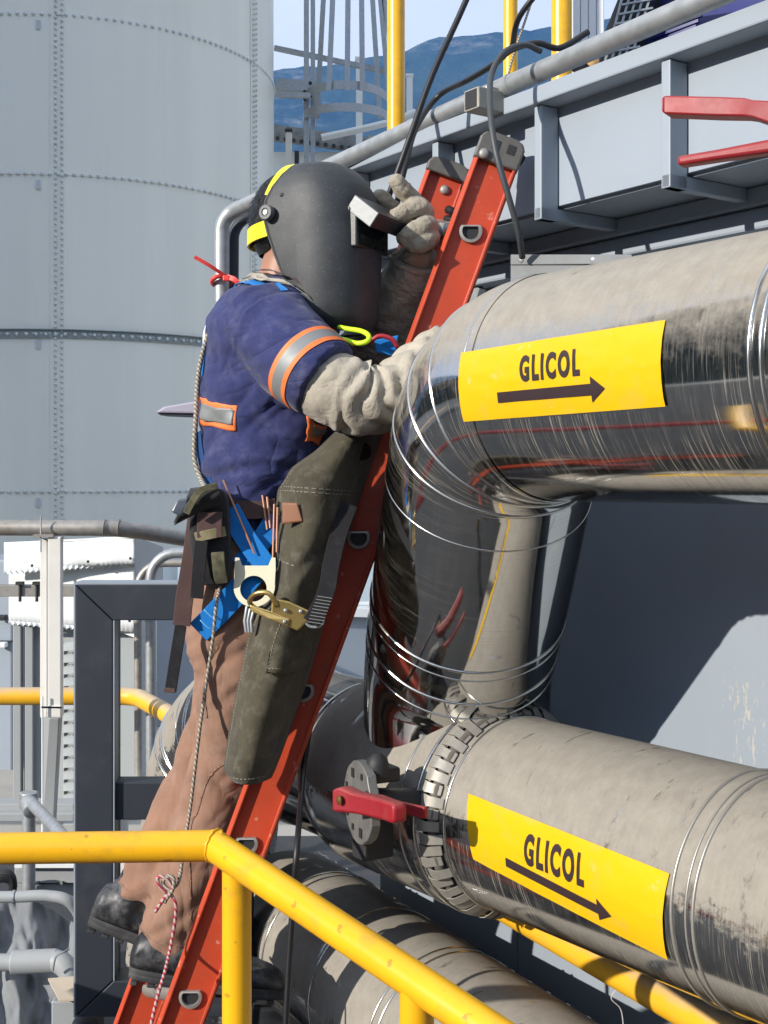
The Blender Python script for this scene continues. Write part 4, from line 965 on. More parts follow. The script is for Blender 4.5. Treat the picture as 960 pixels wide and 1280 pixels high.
m_blackweb = fabric('black webbing', (.014,.013,.015), 700, .6, .15, (.1,.1,.1), .2, .8, 14)
m_boot = plain('scuffed black boot leather', (.022,.023,.026), .36, 0, .3, 70)
nb = N('scuffed boot'); nb.set('Base Color', nb.mix(nb.math('MULTIPLY', nb.ramp(nb.noise(16, 8, .7), .48, .72), .6), (.016,.017,.02), (.22,.22,.22))); nb.set('Roughness', nb.math('ADD', .28, nb.math('MULTIPLY', nb.noise(20, 6), .35))); nb.bump(nb.noise(45, 6, .6), .35, .003); m_boot = nb.m
m_sole = paint('worn rubber sole', (.028,.028,.029), .75, .2, 12, .3, 90, (.16,.16,.15), .7, 18)
m_hair = plain('black hair', (.006,.005,.005), .45)
m_silver = plain('grey reflective tape', (.21,.22,.22), .5, .1)
m_orange_t = plain('fluorescent orange tape', (.85,.20,.05), .6)
m_yel = plain('yellow plastic headgear', (.85,.74,.02), .4)
m_tan = plain('tan leather tag', (.23,.095,.045), .6, 0, .3, 120)
def fold(p, a, s=1.0, sh=(0,0,0)):
    v = V((p.x*s+sh[0], p.y*s+sh[1], p.z*s+sh[2])); n1 = noise.noise(v); n2 = noise.noise(v*2.1+V((3,1,4)))
    return a*((1-abs(n1)*2.6)*.7+n2*.55)
def crease(v, a):
    """rounded folds with sharp valleys"""
    w = v+V((noise.noise(v*.6+V((5,2,8))), noise.noise(v*.6+V((1,9,3))), noise.noise(v*.6)))*.7
    return a*(min(.6, abs(noise.noise(w))*1.6)+.13*min(.5, abs(noise.noise(w*2.3+V((7,7,7))))*1.3)-.34)
def limb(mb, pts, n=20, sq=None):
    """tapered limb through (px, py, d, radius in metres), rounded ends"""
    q = [P(*p[:3]) for p in pts]; k = 6; sp = spline(q, k); rr = []
    for i in range(len(pts)-1):
        for j in range(k): t = j/k; rr.append(pts[i][3]*(1-t)+pts[i+1][3]*t)
    rr.append(pts[-1][3])
    a = (sp[0]-sp[1]).normalized(); b = (sp[-1]-sp[-2]).normalized()
    pre = [(sp[0]+a*rr[0]*c, rr[0]*s) for c, s in ((.62,.35),(.45,.75),(.2,.95))]; post = [(sp[-1]+b*rr[-1]*c, rr[-1]*s) for c, s in ((.2,.95),(.45,.75),(.62,.35))]
    pts2 = [x for x, _ in pre]+sp+[x for x, _ in post]; r2 = [x for _, x in pre]+rr+[x for _, x in post]
    return mb.tube(pts2, r2, n, squash=sq)
def openlimb(mb, pts, n=28, k=6):
    q = [P(*p[:3]) for p in pts]; sp = spline(q, k); rr = []
    for i in range(len(pts)-1):
        for j in range(k): t = j/k; rr.append(pts[i][3]*(1-t)+pts[i+1][3]*t)
    rr.append(pts[-1][3]); return mb.tube(sp, rr, n)
def ell(mb, c, axes, n=20):
    """ellipsoid from three semi-axis vectors"""
    ax, ay, az = [V(a) for a in axes]; rings = []
    for i in range(1, n//2):
        ph = math.pi*i/(n//2); rings.append([V(c)+az*math.cos(ph)+(ax*math.cos(2*math.pi*j/n)+ay*math.sin(2*math.pi*j/n))*math.sin(ph) for j in range(n)])
    return mb.loft(rings)
def secs(mb, ss, d, yaw=-.25, n=36, pw=2.3, k=5):
    """torso loft: (py, cx px, half width px, half depth m[, d])"""
    rings = []; arr = np.array([[s[0], s[1], s[2], s[3], s[4] if len(s) > 4 else d] for s in ss], float)
    ys = arr[:, 0]; fine = np.concatenate([np.linspace(ys[i], ys[i+1], k, endpoint=False) for i in range(len(ys)-1)]+[ys[-1:]])
    for y in fine:
        cx, hw, hd, dd = [float(np.interp(y, ys, arr[:, c])) for c in (1, 2, 3, 4)]
        c = P(cx, y, dd); a = hw*(dd+.10)/F; ring = []
        for j in range(n):
            t = 2*math.pi*j/n; ct, st = math.cos(t), math.sin(t)
            x = a*math.copysign(abs(ct)**(2/pw), ct); yy = hd*math.copysign(abs(st)**(2/pw), st)
            ring.append(c+V((x*1.0+yy*math.sin(yaw)*.35, yy, 0)))
        rings.append(ring)
    return mb.loft(rings)

# head axes: the man looks to the right and a little towards the camera
HY = R(-28); hf = V((math.cos(HY), math.sin(HY), 0)); hs = V((math.sin(HY), -math.cos(HY), 0))   # forward, near side
hc = P(378, 284, 2.67)
# --- body: one continuous surface
bd = MB()
ell(bd, hc, (hf*.098, hs*.076, V((0,0,.112)))); ell(bd, hc+hf*.055+V((0,0,-.07)), (hf*.055, hs*.055, V((0,0,.065))))
ell(bd, hc+hf*.10+V((0,0,-.03)), (hf*.022, hs*.014, V((0,0,.026)))); ell(bd, hc+hf*.098+V((0,0,-.075)), (hf*.012, hs*.026, V((0,0,.009))))
for s in (-1, 1):
    ell(bd, hc+hf*.075+hs*.03*s+V((0,0,.005)), (hf*.014, hs*.016, V((0,0,.010))))
    ell(bd, hc-hf*.012+hs*.078*s+V((0,0,-.025)), (hf*.020, hs*.010, V((0,0,.034))), 16)
limb(bd, [(366,318,2.67,.060),(358,350,2.67,.062),(350,385,2.68,.075)])
secs(bd, [(380,340,50,.12),(420,340,66,.16),(500,342,72,.15),(580,328,62,.14),(640,306,38,.13),(700,298,46,.15),(745,292,46,.155)], 2.68)
limb(bd, [(345,405,2.54,.058),(378,452,2.48,.052),(408,478,2.45,.048),(450,496,2.44,.044),(500,482,2.45,.038),(548,446,2.53,.034),(566,438,2.57,.036)])
limb(bd, [(350,408,2.83,.058),(400,440,2.86,.052),(450,462,2.85,.048),(484,410,2.81,.040),(514,335,2.705,.030),(524,300,2.675,.026)])
limb(bd, [(305,725,2.60,.085),(300,830,2.62,.078),(290,930,2.71,.066),(255,1060,2.775,.056),(216,1160,2.80,.046),(213,1170,2.80,.040)])
limb(bd, [(298,725,2.78,.085),(290,850,2.82,.075),(264,940,2.85,.064),(225,1020,2.86,.056),(186,1095,2.86,.045),(180,1108,2.86,.040)])
me = remesh(bd, .009, 6); finish('body', localise(me, man), m_skin, man, 180)

# --- hair: cap of short strands
hm = MB(); ell(hm, hc-hf*.024+V((0,0,.012)), (hf*.100, hs*.086, V((0,0,.113))), 36)
me = bpy.data.meshes.new('hair'); bm = bmesh.new()
vv = [bm.verts.new(p) for p in hm.v]
for f in hm.f:
    c = sum((hm.v[i] for i in f), V((0,0,0)))/len(f)-hc
    if c.z > -.065+max(0, c.dot(hf)+.05)*1.3 and not (abs(c.dot(hs)) > .06 and c.z < .0 and c.dot(hf) > -.045): bm.faces.new([vv[i] for i in f])
rnd = random.Random(3)
for i in range(3400):
    a, b = rnd.uniform(0, 2*math.pi), rnd.uniform(-.45, 1); s = math.sqrt(1-b*b) if b > -1 else 0
    dirv = hf*math.cos(a)*s*.100+hs*math.sin(a)*s*.086+V((0,0,b*.113)); p = hc-hf*.024+V((0,0,.012))+dirv
    r0 = p-hc
    if not (r0.z > -.095+max(0, r0.dot(hf)+.05)*1.3): continue
    if abs(r0.dot(hs)) > .06 and r0.z < .0 and r0.dot(hf) > -.045: continue
    g = (dirv.normalized()*.35-hf*.6+V((0,0,-.7))+V((rnd.uniform(-.4,.4),)*3)).normalized(); w = g.cross(dirv).normalized()*.0012; l = rnd.uniform(.006,.013)
    bm.faces.new([bm.verts.new(p-w), bm.verts.new(p+w), bm.verts.new(p+g*l)])
bmesh.ops.delete(bm, geom=[v for v in bm.verts if not v.link_faces], context='VERTS'); bm.to_mesh(me); bm.free()
finish('hair', localise(me, man), m_hair, man, 180)

# --- trousers
tr_ = MB()
secs(tr_, [(640,304,44,.160),(690,298,56,.175),(740,290,59,.182),(790,287,56,.175),(830,286,46,.16)], 2.69)
openlimb(tr_, [(304,740,2.615,.098),(303,830,2.62,.094),(294,930,2.70,.088),(272,1010,2.76,.083),(240,1100,2.79,.078),(213,1168,2.80,.070),(209,1184,2.80,.069)])
openlimb(tr_, [(292,740,2.78,.098),(292,850,2.81,.086),(268,940,2.84,.080),(233,1010,2.86,.074),(203,1070,2.86,.070),(184,1108,2.865,.064),(180,1120,2.865,.062)])
for s in tr_.v: pass
me = remesh(tr_, .0075, 5)
kl = [P(294,930,2.70), P(209,1184,2.80), P(180,1120,2.865), P(290,830,2.62)]
def ftr(p, n):
    ax = V((p.x*1.0+p.z*.36, p.y, p.z))       # along the lean of the legs
    a = .0085
    dk = min((p-kl[0]).length, (p-kl[3]).length); cuff = min((p-kl[1]).length, (p-kl[2]).length)
    h = crease(V((p.x*4+p.z*3, p.y*5, p.z*17-p.x*12)), 1.25*a*(.6+.6*max(0, 1-dk/.18)+.9*max(0, 1-cuff/.2)))
    h += crease(V((ax.x*12, p.y*10, p.z*1.8)), .012)
    return h*min(1, .25+max(0, cuff-.03)/.06)+noise.noise(p*60)*.0006
displace(me, ftr); tro = finish('trousers', localise(me, man), m_trou, man, 180)
def hugt(ob, off):
    m = ob.modifiers.new('lie', 'SHRINKWRAP'); m.target = tro; m.wrap_method = 'NEAREST_SURFACEPOINT'; m.wrap_mode = 'ABOVE_SURFACE'; m.offset = off
for sp_ in ([(282,955,2.60),(268,963,2.62),(254,982,2.64),(243,1010,2.67),(235,1036,2.69),(236,1090,2.70),(238,1130,2.71),(237,1172,2.72)], [(272,800,2.54),(262,850,2.56),(254,900,2.58)]):
    hugt(MB().tube(spline([P(*q_) for q_ in sp_], 12), .0022, 6).build('seam', m_trou, tro, 180), .0016)
for cx_, cy_, d_, r_ in ((214,1166,2.80,.076), (184,1106,2.865,.072)):
    c_ = P(cx_, cy_, d_); ax_ = V((.22,0,1)).normalized(); x_ = V((1,0,-.22)).normalized(); y_ = V((0,1,0))
    hugt(MB().tube([c_+(x_*math.cos(2*math.pi*j/60)+y_*math.sin(2*math.pi*j/60))*r_ for j in range(60)], .0018, 6, closed=True).build('hem_seam', m_trou, tro, 180), .0012)
def seam(px_pts, r, mat, parent, name='seam'):
    return MB().tube(spline([P(*p) for p in px_pts], 6), r, 6).build(name, mat, parent, 180)
pk = MB(); rows = []
for j in range(9):
    v = j/8; rows.append([P(236+27*u/6+ (2-4*abs(u/6-.5))*0, 690+v*84, 2.575-.018*math.sin(math.pi*u/6)-.012*math.sin(math.pi*v)+.05*(1-u/6)**2) for u in range(7)])
pk.grid(rows); pk.build('pocket', m_trou, tro, 180, solid=.004)
for cx, cy, d, r, tilt in ((211,1174,2.705,.0675,.0), (182,1113,2.865,.0655,.1)):
    a = P(cx, cy, d); ax = V((-.30,.02,-.95)).normalized()
    MB().tube([a-ax*.010, a-ax*.004, a+ax*.004, a+ax*.011], [r*.99, r*1.02, r*1.02, r*.985], 32, caps=False).build('cuff_hem', m_trou, tro, 180) if False else None

# --- boots: upper, ribbed rubber sole with lugs
def boot(heel, toe, ankle, d, scale, lab=None):
    h, t = P(*heel), P(*toe); fx = (t-h).normalized(); fz = (V((0,0,1))-fx*fx.z).normalized(); fy = fz.cross(fx); Lb = (t-h).length
    up_ = MB(); rings = []
    for u, w, z1 in ((-.01,.024,.070),(.03,.036,.100),(.12,.042,.112),(.25,.044,.116),(.40,.044,.112),(.52,.046,.098),(.64,.049,.082),(.76,.051,.074),(.86,.049,.068),(.94,.041,.056),(.99,.024,.038)):
        c = h+fx*Lb*u; rings.append([c+fy*w*math.cos(q)+fz*(.018+(z1-.018)*(.5+.5*math.sin(q))) for q in [2*math.pi*j/20 for j in range(20)]])
    up_.loft(rings)
    an = P(*ankle); b0 = h+fx*Lb*.20+fz*.04
    up_.tube([b0, b0+(an-b0)*.5, an, an+V((.022,0,.045))], [.049,.050,.051,.050], 20)
    me = remesh(up_, .005, 5); displace(me, lambda p, n: fold(p*26, .0016)+noise.noise(p*90)*.0004)
    bo = finish('boot', localise(me, man), m_boot, man, 180)
    so = MB(); n = 30
    def outline(z, g):
        out = []
        for j in range(n):
            q = 2*math.pi*j/n; u = .5-.5*math.cos(q); w = .040+.012*math.sin(math.pi*min(1, max(0, u-.35)/.6))-.006*math.sin(math.pi*min(1, u/.6))
            sgn = 1 if q < math.pi else -1; e = min(1, (math.sin(q)**2)**.36)
            out.append(h+fx*Lb*(-.015+1.03*u)+fy*sgn*w*e*g+fz*z)
        return out
    so.loft([outline(-.001,.95), outline(.003,1.02), outline(.010,1.03), outline(.012,.985), outline(.014,1.0), outline(.021,1.02), outline(.024,.97)])
    sl = so.build('sole', m_sole, bo, 30)
    for i in range(9):
        u = .04+i*.11
        if .36 < u < .46: continue
        MB().box(h+fx*Lb*u-fz*.004, (.016,.072,.008), M=Matrix((fx, fy, fz)).transposed()).build('sole_lug', m_sole, bo, 0, .002)
    MB().tube(spline([an+fx*.05+fy*-.01, an+fy*-.052, an-fx*.052+fz*.004], 6), .006, 8).build('collar_pad', m_boot, bo, 180)
    for k in range(4):
        c = h+fx*Lb*(.44+.06*k)+fz*(.094-.010*k); MB().tube(spline([c-fy*.03-fz*.008, c+fz*.004, c+fy*.03-fz*.008], 5), .003, 6).build('lace', m_dark, bo, 180)
    return bo
boot((163,1219,2.775), (355,1246,2.775), (207,1176,2.79), 2.7, 1)
boot((112,1154,2.865), (272,1208,2.865), (172,1112,2.865), 2.86, 1)

# --- shirt
sh = MB()
secs(sh, [(352,347,30,.070),(362,342,48,.115),(378,337,63,.155),(400,335,77,.182),(440,338,84,.188),(490,340,92,.180),(540,338,88,.172),(580,329,79,.168),(615,314,56,.162),(645,306,45,.158),(668,304,46,.162)], 2.68, k=6)
openlimb(sh, [(322,392,2.575,.082),(340,414,2.54,.092),(368,444,2.49,.092),(392,464,2.455,.088),(409,476,2.44,.083)])
openlimb(sh, [(330,395,2.80,.082),(345,412,2.83,.090),(375,430,2.855,.082),(410,446,2.865,.076)])
me = remesh(sh, .0068, 5)
hem0, hem1 = P(340,414,2.54), P(409,476,2.44); hax = (hem1-hem0).normalized(); armpit = P(388,528,2.56)
def fsh(p, n):
    u = (p-hem0).dot(hax); rad = ((p-hem0)-hax*u).length; onslv = rad < .105 and 0 < u < .2
    k = 1.0
    if onslv: k = .12 if u > .085 else .12+.88*max(0, 1-u/.085)
    da = (p-armpit).length; z = p.z-CZ
    h = crease(V((p.x*4+p.z*3, p.y*4, p.z*12-p.x*12)), .021*(.45+.9*max(0, 1-da/.18)))
    h += crease(V((p.x*5+p.z*4, p.y*6, p.z*15)), .015*max(0, min(1, (.14-z)/.12)))
    if not onslv: h += crease(V((p.x*11+p.z*9, p.y*7, p.z*4)), .009)
    h += fold(p*30, .0007)
    # armhole seam groove
    q = abs(u+.012); 
    if rad < .13: h -= .004*max(0, 1-q/.007)
    return h*k+noise.noise(p*70)*.0005
displace(me, fsh); shirt = finish('shirt', localise(me, man), m_shirt, man, 180)
def wrapband(c, ax, r, w, mat, name, parent, th=.0022):
    ax = V(ax).normalized()
    return MB().tube([c-ax*w/2, c-ax*w*.45, c+ax*w*.45, c+ax*w/2], [r-.001, r+th, r+th, r-.001], 40, caps=False).build(name, mat, parent, 50)
e = hem1
def hug(ob, off=.0025):
    m = ob.modifiers.new('lie', 'SHRINKWRAP'); m.target = shirt; m.wrap_method = 'NEAREST_SURFACEPOINT'; m.wrap_mode = 'ABOVE_SURFACE'; m.offset = off
    ob.modifiers.move(len(ob.modifiers)-1, 0); return ob
for off_, w, mt, nm in ((-.057, .011, m_orange_t, 'orange_tape'), (-.039, .026, m_silver, 'reflective_tape'), (-.021, .011, m_orange_t, 'orange_tape')):
    c_ = e+hax*off_; hug(MB().tube([c_+hax*w*(k/5-.5) for k in range(6)], .094, 72, caps=False).build(nm, mt, shirt, 180), .0018)
# the pressed-on tape patches at back and flank
def patch(c, mat, name, parent, th=.002, nu=16):
    rows = []
    for j in range(11):
        rows.append([P(*[ (c[0][k]*(1-u/nu)+c[1][k]*u/nu)*(1-j/10)+(c[3][k]*(1-u/nu)+c[2][k]*u/nu)*j/10 for k in range(3)]) for u in range(nu+1)])
    return MB().grid(rows).build(name, mat, parent, 180, solid=th)
hug(patch([(251,496,2.605),(297,507,2.515),(294,540,2.513),(254,530,2.60)], m_orange_t, 'orange_tape', shirt), .0022)
hug(patch([(253,503,2.600),(290,512,2.510),(288,532,2.508),(255,523,2.597)], m_silver, 'reflective_tape', shirt), .0042)
hug(patch([(379,522,2.54),(412,536,2.552),(407,556,2.55),(376,548,2.54)], m_orange_t, 'orange_tape', shirt), .0022)
hug(patch([(385,529,2.54),(414,541,2.552),(410,550,2.55),(384,543,2.54)], m_silver, 'reflective_tape', shirt), .0042)
hug(patch([(257,418,2.63),(264,408,2.61),(262,440,2.61),(257,448,2.63)], m_white, 'back_print', shirt, .001), .0022)
col = MB().ribbon(spline([P(312,350,2.66), P(324,360,2.600), P(341,377,2.565), P(358,394,2.55), P(380,408,2.55)], 6), .040, .006, [V((.3,-.5,.8))]*100); hug(col.build('leather_collar', m_gaunt, shirt, 180), .012)
hug(MB().ribbon(spline([P(318,344,2.645), P(332,350,2.60), P(350,364,2.575), P(368,384,2.57)], 6), .012, .004, [V((.3,-.5,.8))]*100).build('collar_lining', m_brownweb, shirt, 180), .016)

# --- gauntlets and gloves
gl_ = MB()
gp_ = [(396,476,2.45,.066),(416,486,2.44,.0735),(436,493,2.435,.074),(460,500,2.435,.067),(484,494,2.44,.061),(506,480,2.45,.056),(530,458,2.485,.051),(552,438,2.535,.048)]
q = [P(*p[:3]) for p in gp_]; spq = spline(q, 10); rr = []
for i in range(len(gp_)-1):
    for j in range(10): t = j/10; rr.append(gp_[i][3]*(1-t)+gp_[i+1][3]*t)
rr.append(gp_[-1][3]); fr_ = frames(spq); rings = []
nn = 64
for i, p in enumerate(spq):
    u = i/(len(spq)-1); ring = []
    for j in range(nn):
        a = 2*math.pi*j/nn
        tri = abs(((a*3/(2*math.pi)) % 1)*2-1)
        w = math.sin(math.pi*(u*8.5+.75*tri+.25*noise.noise(V((math.cos(a)*1.5, math.sin(a)*1.5, u*5)))))
        amp = .0165*min(1, max(0, (u-.20)/.14))*(1-.3*u)*(.55+.9*abs(noise.noise(V((math.cos(a)*1.2, math.sin(a)*1.2, u*4+3)))))
        r_ = rr[i]+amp*(1.15*abs(w)**.8-.55)
        r_ += .004*noise.noise(V((math.cos(a)*3, math.sin(a)*3, u*9)))
        ring.append(p+(fr_[i][0]*math.cos(a)+fr_[i][1]*math.sin(a))*r_)
    rings.append(ring)
gl_.loft(rings); gtl = gl_.build('gauntlet', m_gaunt, man, 180)
def hand(pts_list, palm, name, mat, parent, vox=.0042):
    mb = MB()
    for c, ax in palm: ell(mb, P(*c), ax, 16)
    for f in pts_list: limb(mb, f, 14)
    me = remesh(mb, vox, 3); displace(me, lambda p, n: fold(p*30, .0030)+fold(p*64, .0014)); return finish(name, localise(me, parent), mat, parent, 180)
# left hand gripping behind the elbow of the pipe
hand([[(560,440,2.57,.018),(580,430,2.62,.014),(590,440,2.65,.013),(586,452,2.66,.012)], [(560,446,2.575,.018),(582,440,2.63,.014),(592,450,2.66,.013),(588,462,2.67,.012)],
      [(560,454,2.575,.018),(580,452,2.63,.014),(588,462,2.66,.013),(584,472,2.67,.012)], [(556,460,2.57,.017),(574,462,2.62,.013),(580,472,2.645,.012),(578,480,2.65,.011)],
      [(548,432,2.53,.018),(556,418,2.54,.015),(566,412,2.56,.013)]], [((556,446,2.555), (V((.040,.02,.01)), V((-.01,.028,0)), V((0,.005,.045))))], 'glove', m_gaunt, man)
# cuff edge showing past the pipe
cf = MB(); openlimb(cf, [(548,432,2.555,.030),(540,440,2.53,.040),(528,452,2.50,.052)]); 
# right arm gauntlet, raised to the visor
PR = P
def P(px, py, d): return PR(px-5, py, d+.035)
g2 = MB(); openlimb(g2, [(415,445,2.865,.062),(448,462,2.85,.075),(478,430,2.80,.076),(500,392,2.745,.070),(517,348,2.685,.058),(524,326,2.66,.050)], 32)
me = remesh(g2, .007, 4); displace(me, lambda p, n: fold(V((p.x*10, p.y*10, p.z*16)), .006)+fold(p*36, .0015)); rg = finish('gauntlet', localise(me, man), m_glove, man, 180)
MB().tube([P(519,332,2.668), P(520.5,328,2.665)], .0575, 28, caps=False).build('gauntlet_seam', m_glove, rg, 180)
hand([[(530,258,2.635,0.0189),(520,249,2.615,0.0189),(510,239,2.60,0.0183),(499,225,2.590,0.0152)],
      [(537,266,2.61,0.0201),(527,259,2.595,0.0201),(512,265,2.585,0.0189),(498,271,2.582,0.0159)],
      [(543,282,2.605,0.0201),(534,284,2.585,0.0207),(520,291,2.578,0.0195),(509,300,2.580,0.0165)],
      [(545,296,2.61,0.0189),(540,300,2.588,0.0195),(530,305,2.580,0.0177),(521,308,2.585,0.0152)],
      [(522,292,2.665,0.0220),(505,272,2.665,0.0201),(490,256,2.655,0.0189),(477,244,2.645,0.0165)]],
     [((534,283,2.625), (V((.024,.004,.006)), V((-.004,.026,0)), V((-.004,.002,.046)))), ((530,306,2.645), (V((.030,0,0)), V((0,.032,0)), V((0,0,.034)))), ((541,278,2.622), (V((.014,0,0)), V((0,.022,0)), V((0,0,.03)))), ((526,322,2.655), (V((.044,0,0)), V((0,.044,0)), V((0,0,.03))))], 'glove', m_glove, man, .0038)

P = PR
# --- face shield
hel = MB(); rows = []; cen = P(384, 300, 2.665)
lv = [(210,.075,.050,.018),(208,.092,.064,.012),(213,.108,.080,.008),(223,.124,.094,-.006),(238,.140,.104,-.024),(254,.150,.110,-.038),(272,.155,.113,-.042),(298,.157,.113,-.030),(325,.158,.112,-.012),(350,.157,.110,.006),(372,.155,.107,.024),(388,.153,.104,.040),(400,.149,.098,.050),(409,.142,.086,.074),(415,.132,.070,.094)]
NU = 40
lv2 = []
for i in range(len(lv)-1):
    for j in range(3):
        t = j/3; lv2.append(tuple(lv[i][k]*(1-t)+lv[i+1][k]*t for k in range(4)))
lv2.append(lv[-1])
def shield(y, A, B, ar, g=0, u=None):
    out = []
    for i in range(NU+1):
        v = -1+2*i/NU if u is None else u
        # side runs straight forward, then the superelliptic front
        if abs(v) > .5:
            s = math.copysign(1, v); t = (1-abs(v))/.5; a0 = A*.30; a = ar+(a0-ar)*t; b = B*s*(1-.05*(1-t))
        else:
            th = v/.5*math.pi/2; a = A*.30+(A*.70+g)*abs(math.cos(th))**.82; b = (B+g)*math.copysign(abs(math.sin(th))**.78, v)
        z = P(0, y, 2.62).z
        out.append(V((cen.x, cen.y, z))+hf*a+hs*b)
        if u is not None: return out[0]
    return out
rows = [shield(*l) for l in lv2]
# crown closes towards the back
hel.grid(rows)
me_ = hel
m_shield = None
n = N('pebbled black shield'); c = n.mix(n.math('MULTIPLY', n.ramp(n.noise(9, 6, .65), .45, .8), .5), (.028,.031,.034), (.085,.09,.093))
c = n.mix(n.math('MULTIPLY', n.ramp(n.noise(260, 3, .6), .62, .72), .28), c, (.30,.30,.29)); n.set('Base Color', c); n.set('Roughness', n.math('ADD', .44, n.math('MULTIPLY', n.noise(14, 5), .2)))
n.bump(n.noise(420, 3, .6), .4, .001); m_shield = n.m
shd = hel.build('welding_helmet', m_shield, man, 60, solid=.0035, offset=0)
rim = [shield(*l, u=1.0) for l in lv2]
MB().tube(rim, .0028, 8).build('rim_bead', m_shield, shd, 180)
topc = MB(); tr0 = rows[0]; topc.add(tr0, [tuple(range(len(tr0)))]); topc.build('crown', m_shield, shd, 60, solid=.003, offset=0)
MB().tube(rows[-1], .0028, 8).build('rim_bead', m_shield, shd, 180)
kn = V((cen.x, cen.y, P(0,266,2.57).z))+hf*-.024+hs*.112
MB().lathe(kn, hs, [(0,.0125),(.004,.0165),(.014,.0165),(.017,.0145),(.017,.009),(.015,.0075)], 28).build('hinge_knob', plain('grey knob', (.10,.10,.105), .5), shd, 40)
MB().lathe(kn+hs*.014, hs, [(0,.006),(.003,.005)], 14).build('knob_screw', m_steel_knob if False else m_galv, shd, 40)
MB().lathe(V((cen.x, cen.y, P(0,244,2.57).z))+hf*.004+hs*.106, hs, [(0,.005),(.003,.0045),(.004,.002)], 12).build('rivet', m_dark, shd, 60)
# lens holder and flipped-up cover
def hb_(a0, a1, b0, b1, y0, y1):
    z0, z1 = P(0,y1,2.57).z, P(0,y0,2.57).z; o = V((cen.x, cen.y, 0))
    mb = MB(); vs = [o+hf*a+hs*b+V((0,0,z)) for a in (a0,a1) for b in (b0,b1) for z in (z0,z1)]
    mb.add(vs, [(0,1,3,2),(4,6,7,5),(0,4,5,1),(2,3,7,6),(0,2,6,4),(1,5,7,3)]); return mb
hb_(.098, .160, -.074, .066, 264, 312).build('lens_holder', m_black_plastic, shd, 0, .004)
hb_(.099, .121, .0665, .069, 267, 311).build('holder_side', plain('lit grey frame side', (.15,.155,.16), .5, 0, .2, 120), shd, 0, .001)  # lighter colour paints the lit side of the black holder
hb_(.1605, .163, -.050, .056, 268, 308).build('filter_lens', plain('dark filter glass', (.01,.014,.012), .06), shd, 0)
o = V((cen.x, cen.y, P(0,268,2.57).z))+hf*.143; ti = R(38); fl_ = (hf*math.cos(ti)+V((0,0,-math.sin(ti)))); up2 = (hf*math.sin(ti)+V((0,0,math.cos(ti))))
def cvbox(f0, f1, b0, b1, u0, u1):
    mb = MB(); vs = [o+fl_*a+hs*b+up2*c for a in (f0,f1) for b in (b0,b1) for c in (u0,u1)]
    return mb.add(vs, [(0,1,3,2),(4,6,7,5),(0,4,5,1),(2,3,7,6),(0,2,6,4),(1,5,7,3)])
cvbox(-.010, .060, .062, .067, .0, .034).build('cover_side', plain('lit pale cover side', (.17,.18,.185), .4, .1, .2, 90), shd, 0, .0015)  # near side coloured pale as if lit, the far one left black
cvbox(-.010, .060, -.076, -.071, .0, .034).build('cover_side', m_black_plastic, shd, 0, .0015)
cvbox(-.010, .060, -.071, .062, .030, .034).build('flip_cover', m_black_plastic, shd, 0, .0015)
cvbox(.056, .060, -.071, .062, .0, .030).build('cover_front', m_black_plastic, shd, 0, .0015)
cvbox(.004, .046, -.055, .056, .012, .015).build('cover_lens', plain('green black lens', (.012,.02,.018), .05), shd, 0)
MB().tube([o-hf*.004+hs*-.068+V((0,0,.006)), o-hf*.004+hs*.070+V((0,0,.006))], .0055, 12).build('hinge_pin', m_black_plastic, shd)
# headgear straps
def around(zpx, a0, a1, k, w, tilt=0, name='head_strap', rad=(.112,.096)):
    pts = []
    for j in range(k+1):
        a = a0+(a1-a0)*j/k; pts.append(V((hc.x, hc.y, P(0,zpx,2.67).z))-hf*.012+hf*math.cos(a)*rad[0]+hs*math.sin(a)*rad[1]+V((0,0,tilt*math.cos(a))))
    return MB().ribbon(pts, w, .0035, (0,0,1)).build(name, m_yel, shd, 60)
around(292, R(62), R(300), 30, .034, .012)
pts = []
for j in range(15):
    a = R(-70)+R(140)*j/14; pts.append(hc-hf*.010+hs*math.sin(a)*.097+V((0,0,.010+math.cos(a)*.124))+hf*(-.022+.030*math.cos(a)))
MB().ribbon(pts, .032, .0035, hf).build('crown_strap', m_yel, shd, 60)

# --- apron
ap = [(540,(418,2.505),(448,2.500),(478,2.545)),(565,(392,2.495),(430,2.475),(470,2.53)),(585,(362,2.492),(412,2.458),(462,2.52)),(610,(345,2.490),(400,2.448),(453,2.515)),(650,(343,2.488),(395,2.445),(440,2.512)),(700,(338,2.486),(380,2.446),(421,2.510)),(750,(326,2.486),(368,2.448),(410,2.508)),(800,(306,2.488),(352,2.452),(398,2.507)),(850,(296,2.492),(340,2.458),(384,2.506)),(900,(287,2.500),(326,2.468),(366,2.508)),(945,(280,2.510),(314,2.482),(350,2.512)),(968,(277,2.515),(308,2.490),(341,2.514)),(979,(286,2.517),(310,2.495),(336,2.516))]
ya = [a[0] for a in ap]
def apt(y, u):
    c = [[float(np.interp(y, ya, [a[k][i] for a in ap])) for i in (0,1)] for k in (1,2,3)]
    w = ((1-u)*(1-2*u), 4*u*(1-u), u*(2*u-1)) ; px = sum(w[k]*c[k][0] for k in range(3)); d = sum(w[k]*c[k][1] for k in range(3))
    p = P(px, y, d); h = fold(V((p.x*9+p.z*5, 0, p.z*3-p.x*5)), .013)*.6-.055*(2*u-1)**2*(1 if u < .5 else 1.25)+.012
    # pulled folds where the lanyard gathers it
    g = math.exp(-((y-728-(u-.5)*-90)/13)**2)*max(0, min(1, (u-.25)*2)); g2_ = math.exp(-((y-704-(u-.5)*-90)/9)**2)*max(0, min(1, (u-.3)*2))
    return p+V((0,-1,0))*(h+.014*g-.008*g2_)
mb = MB(); NA_, NB_ = 110, 34
mb.grid([[apt(540+439*j/NA_, i/NB_) for i in range(NB_+1)] for j in range(NA_+1)])
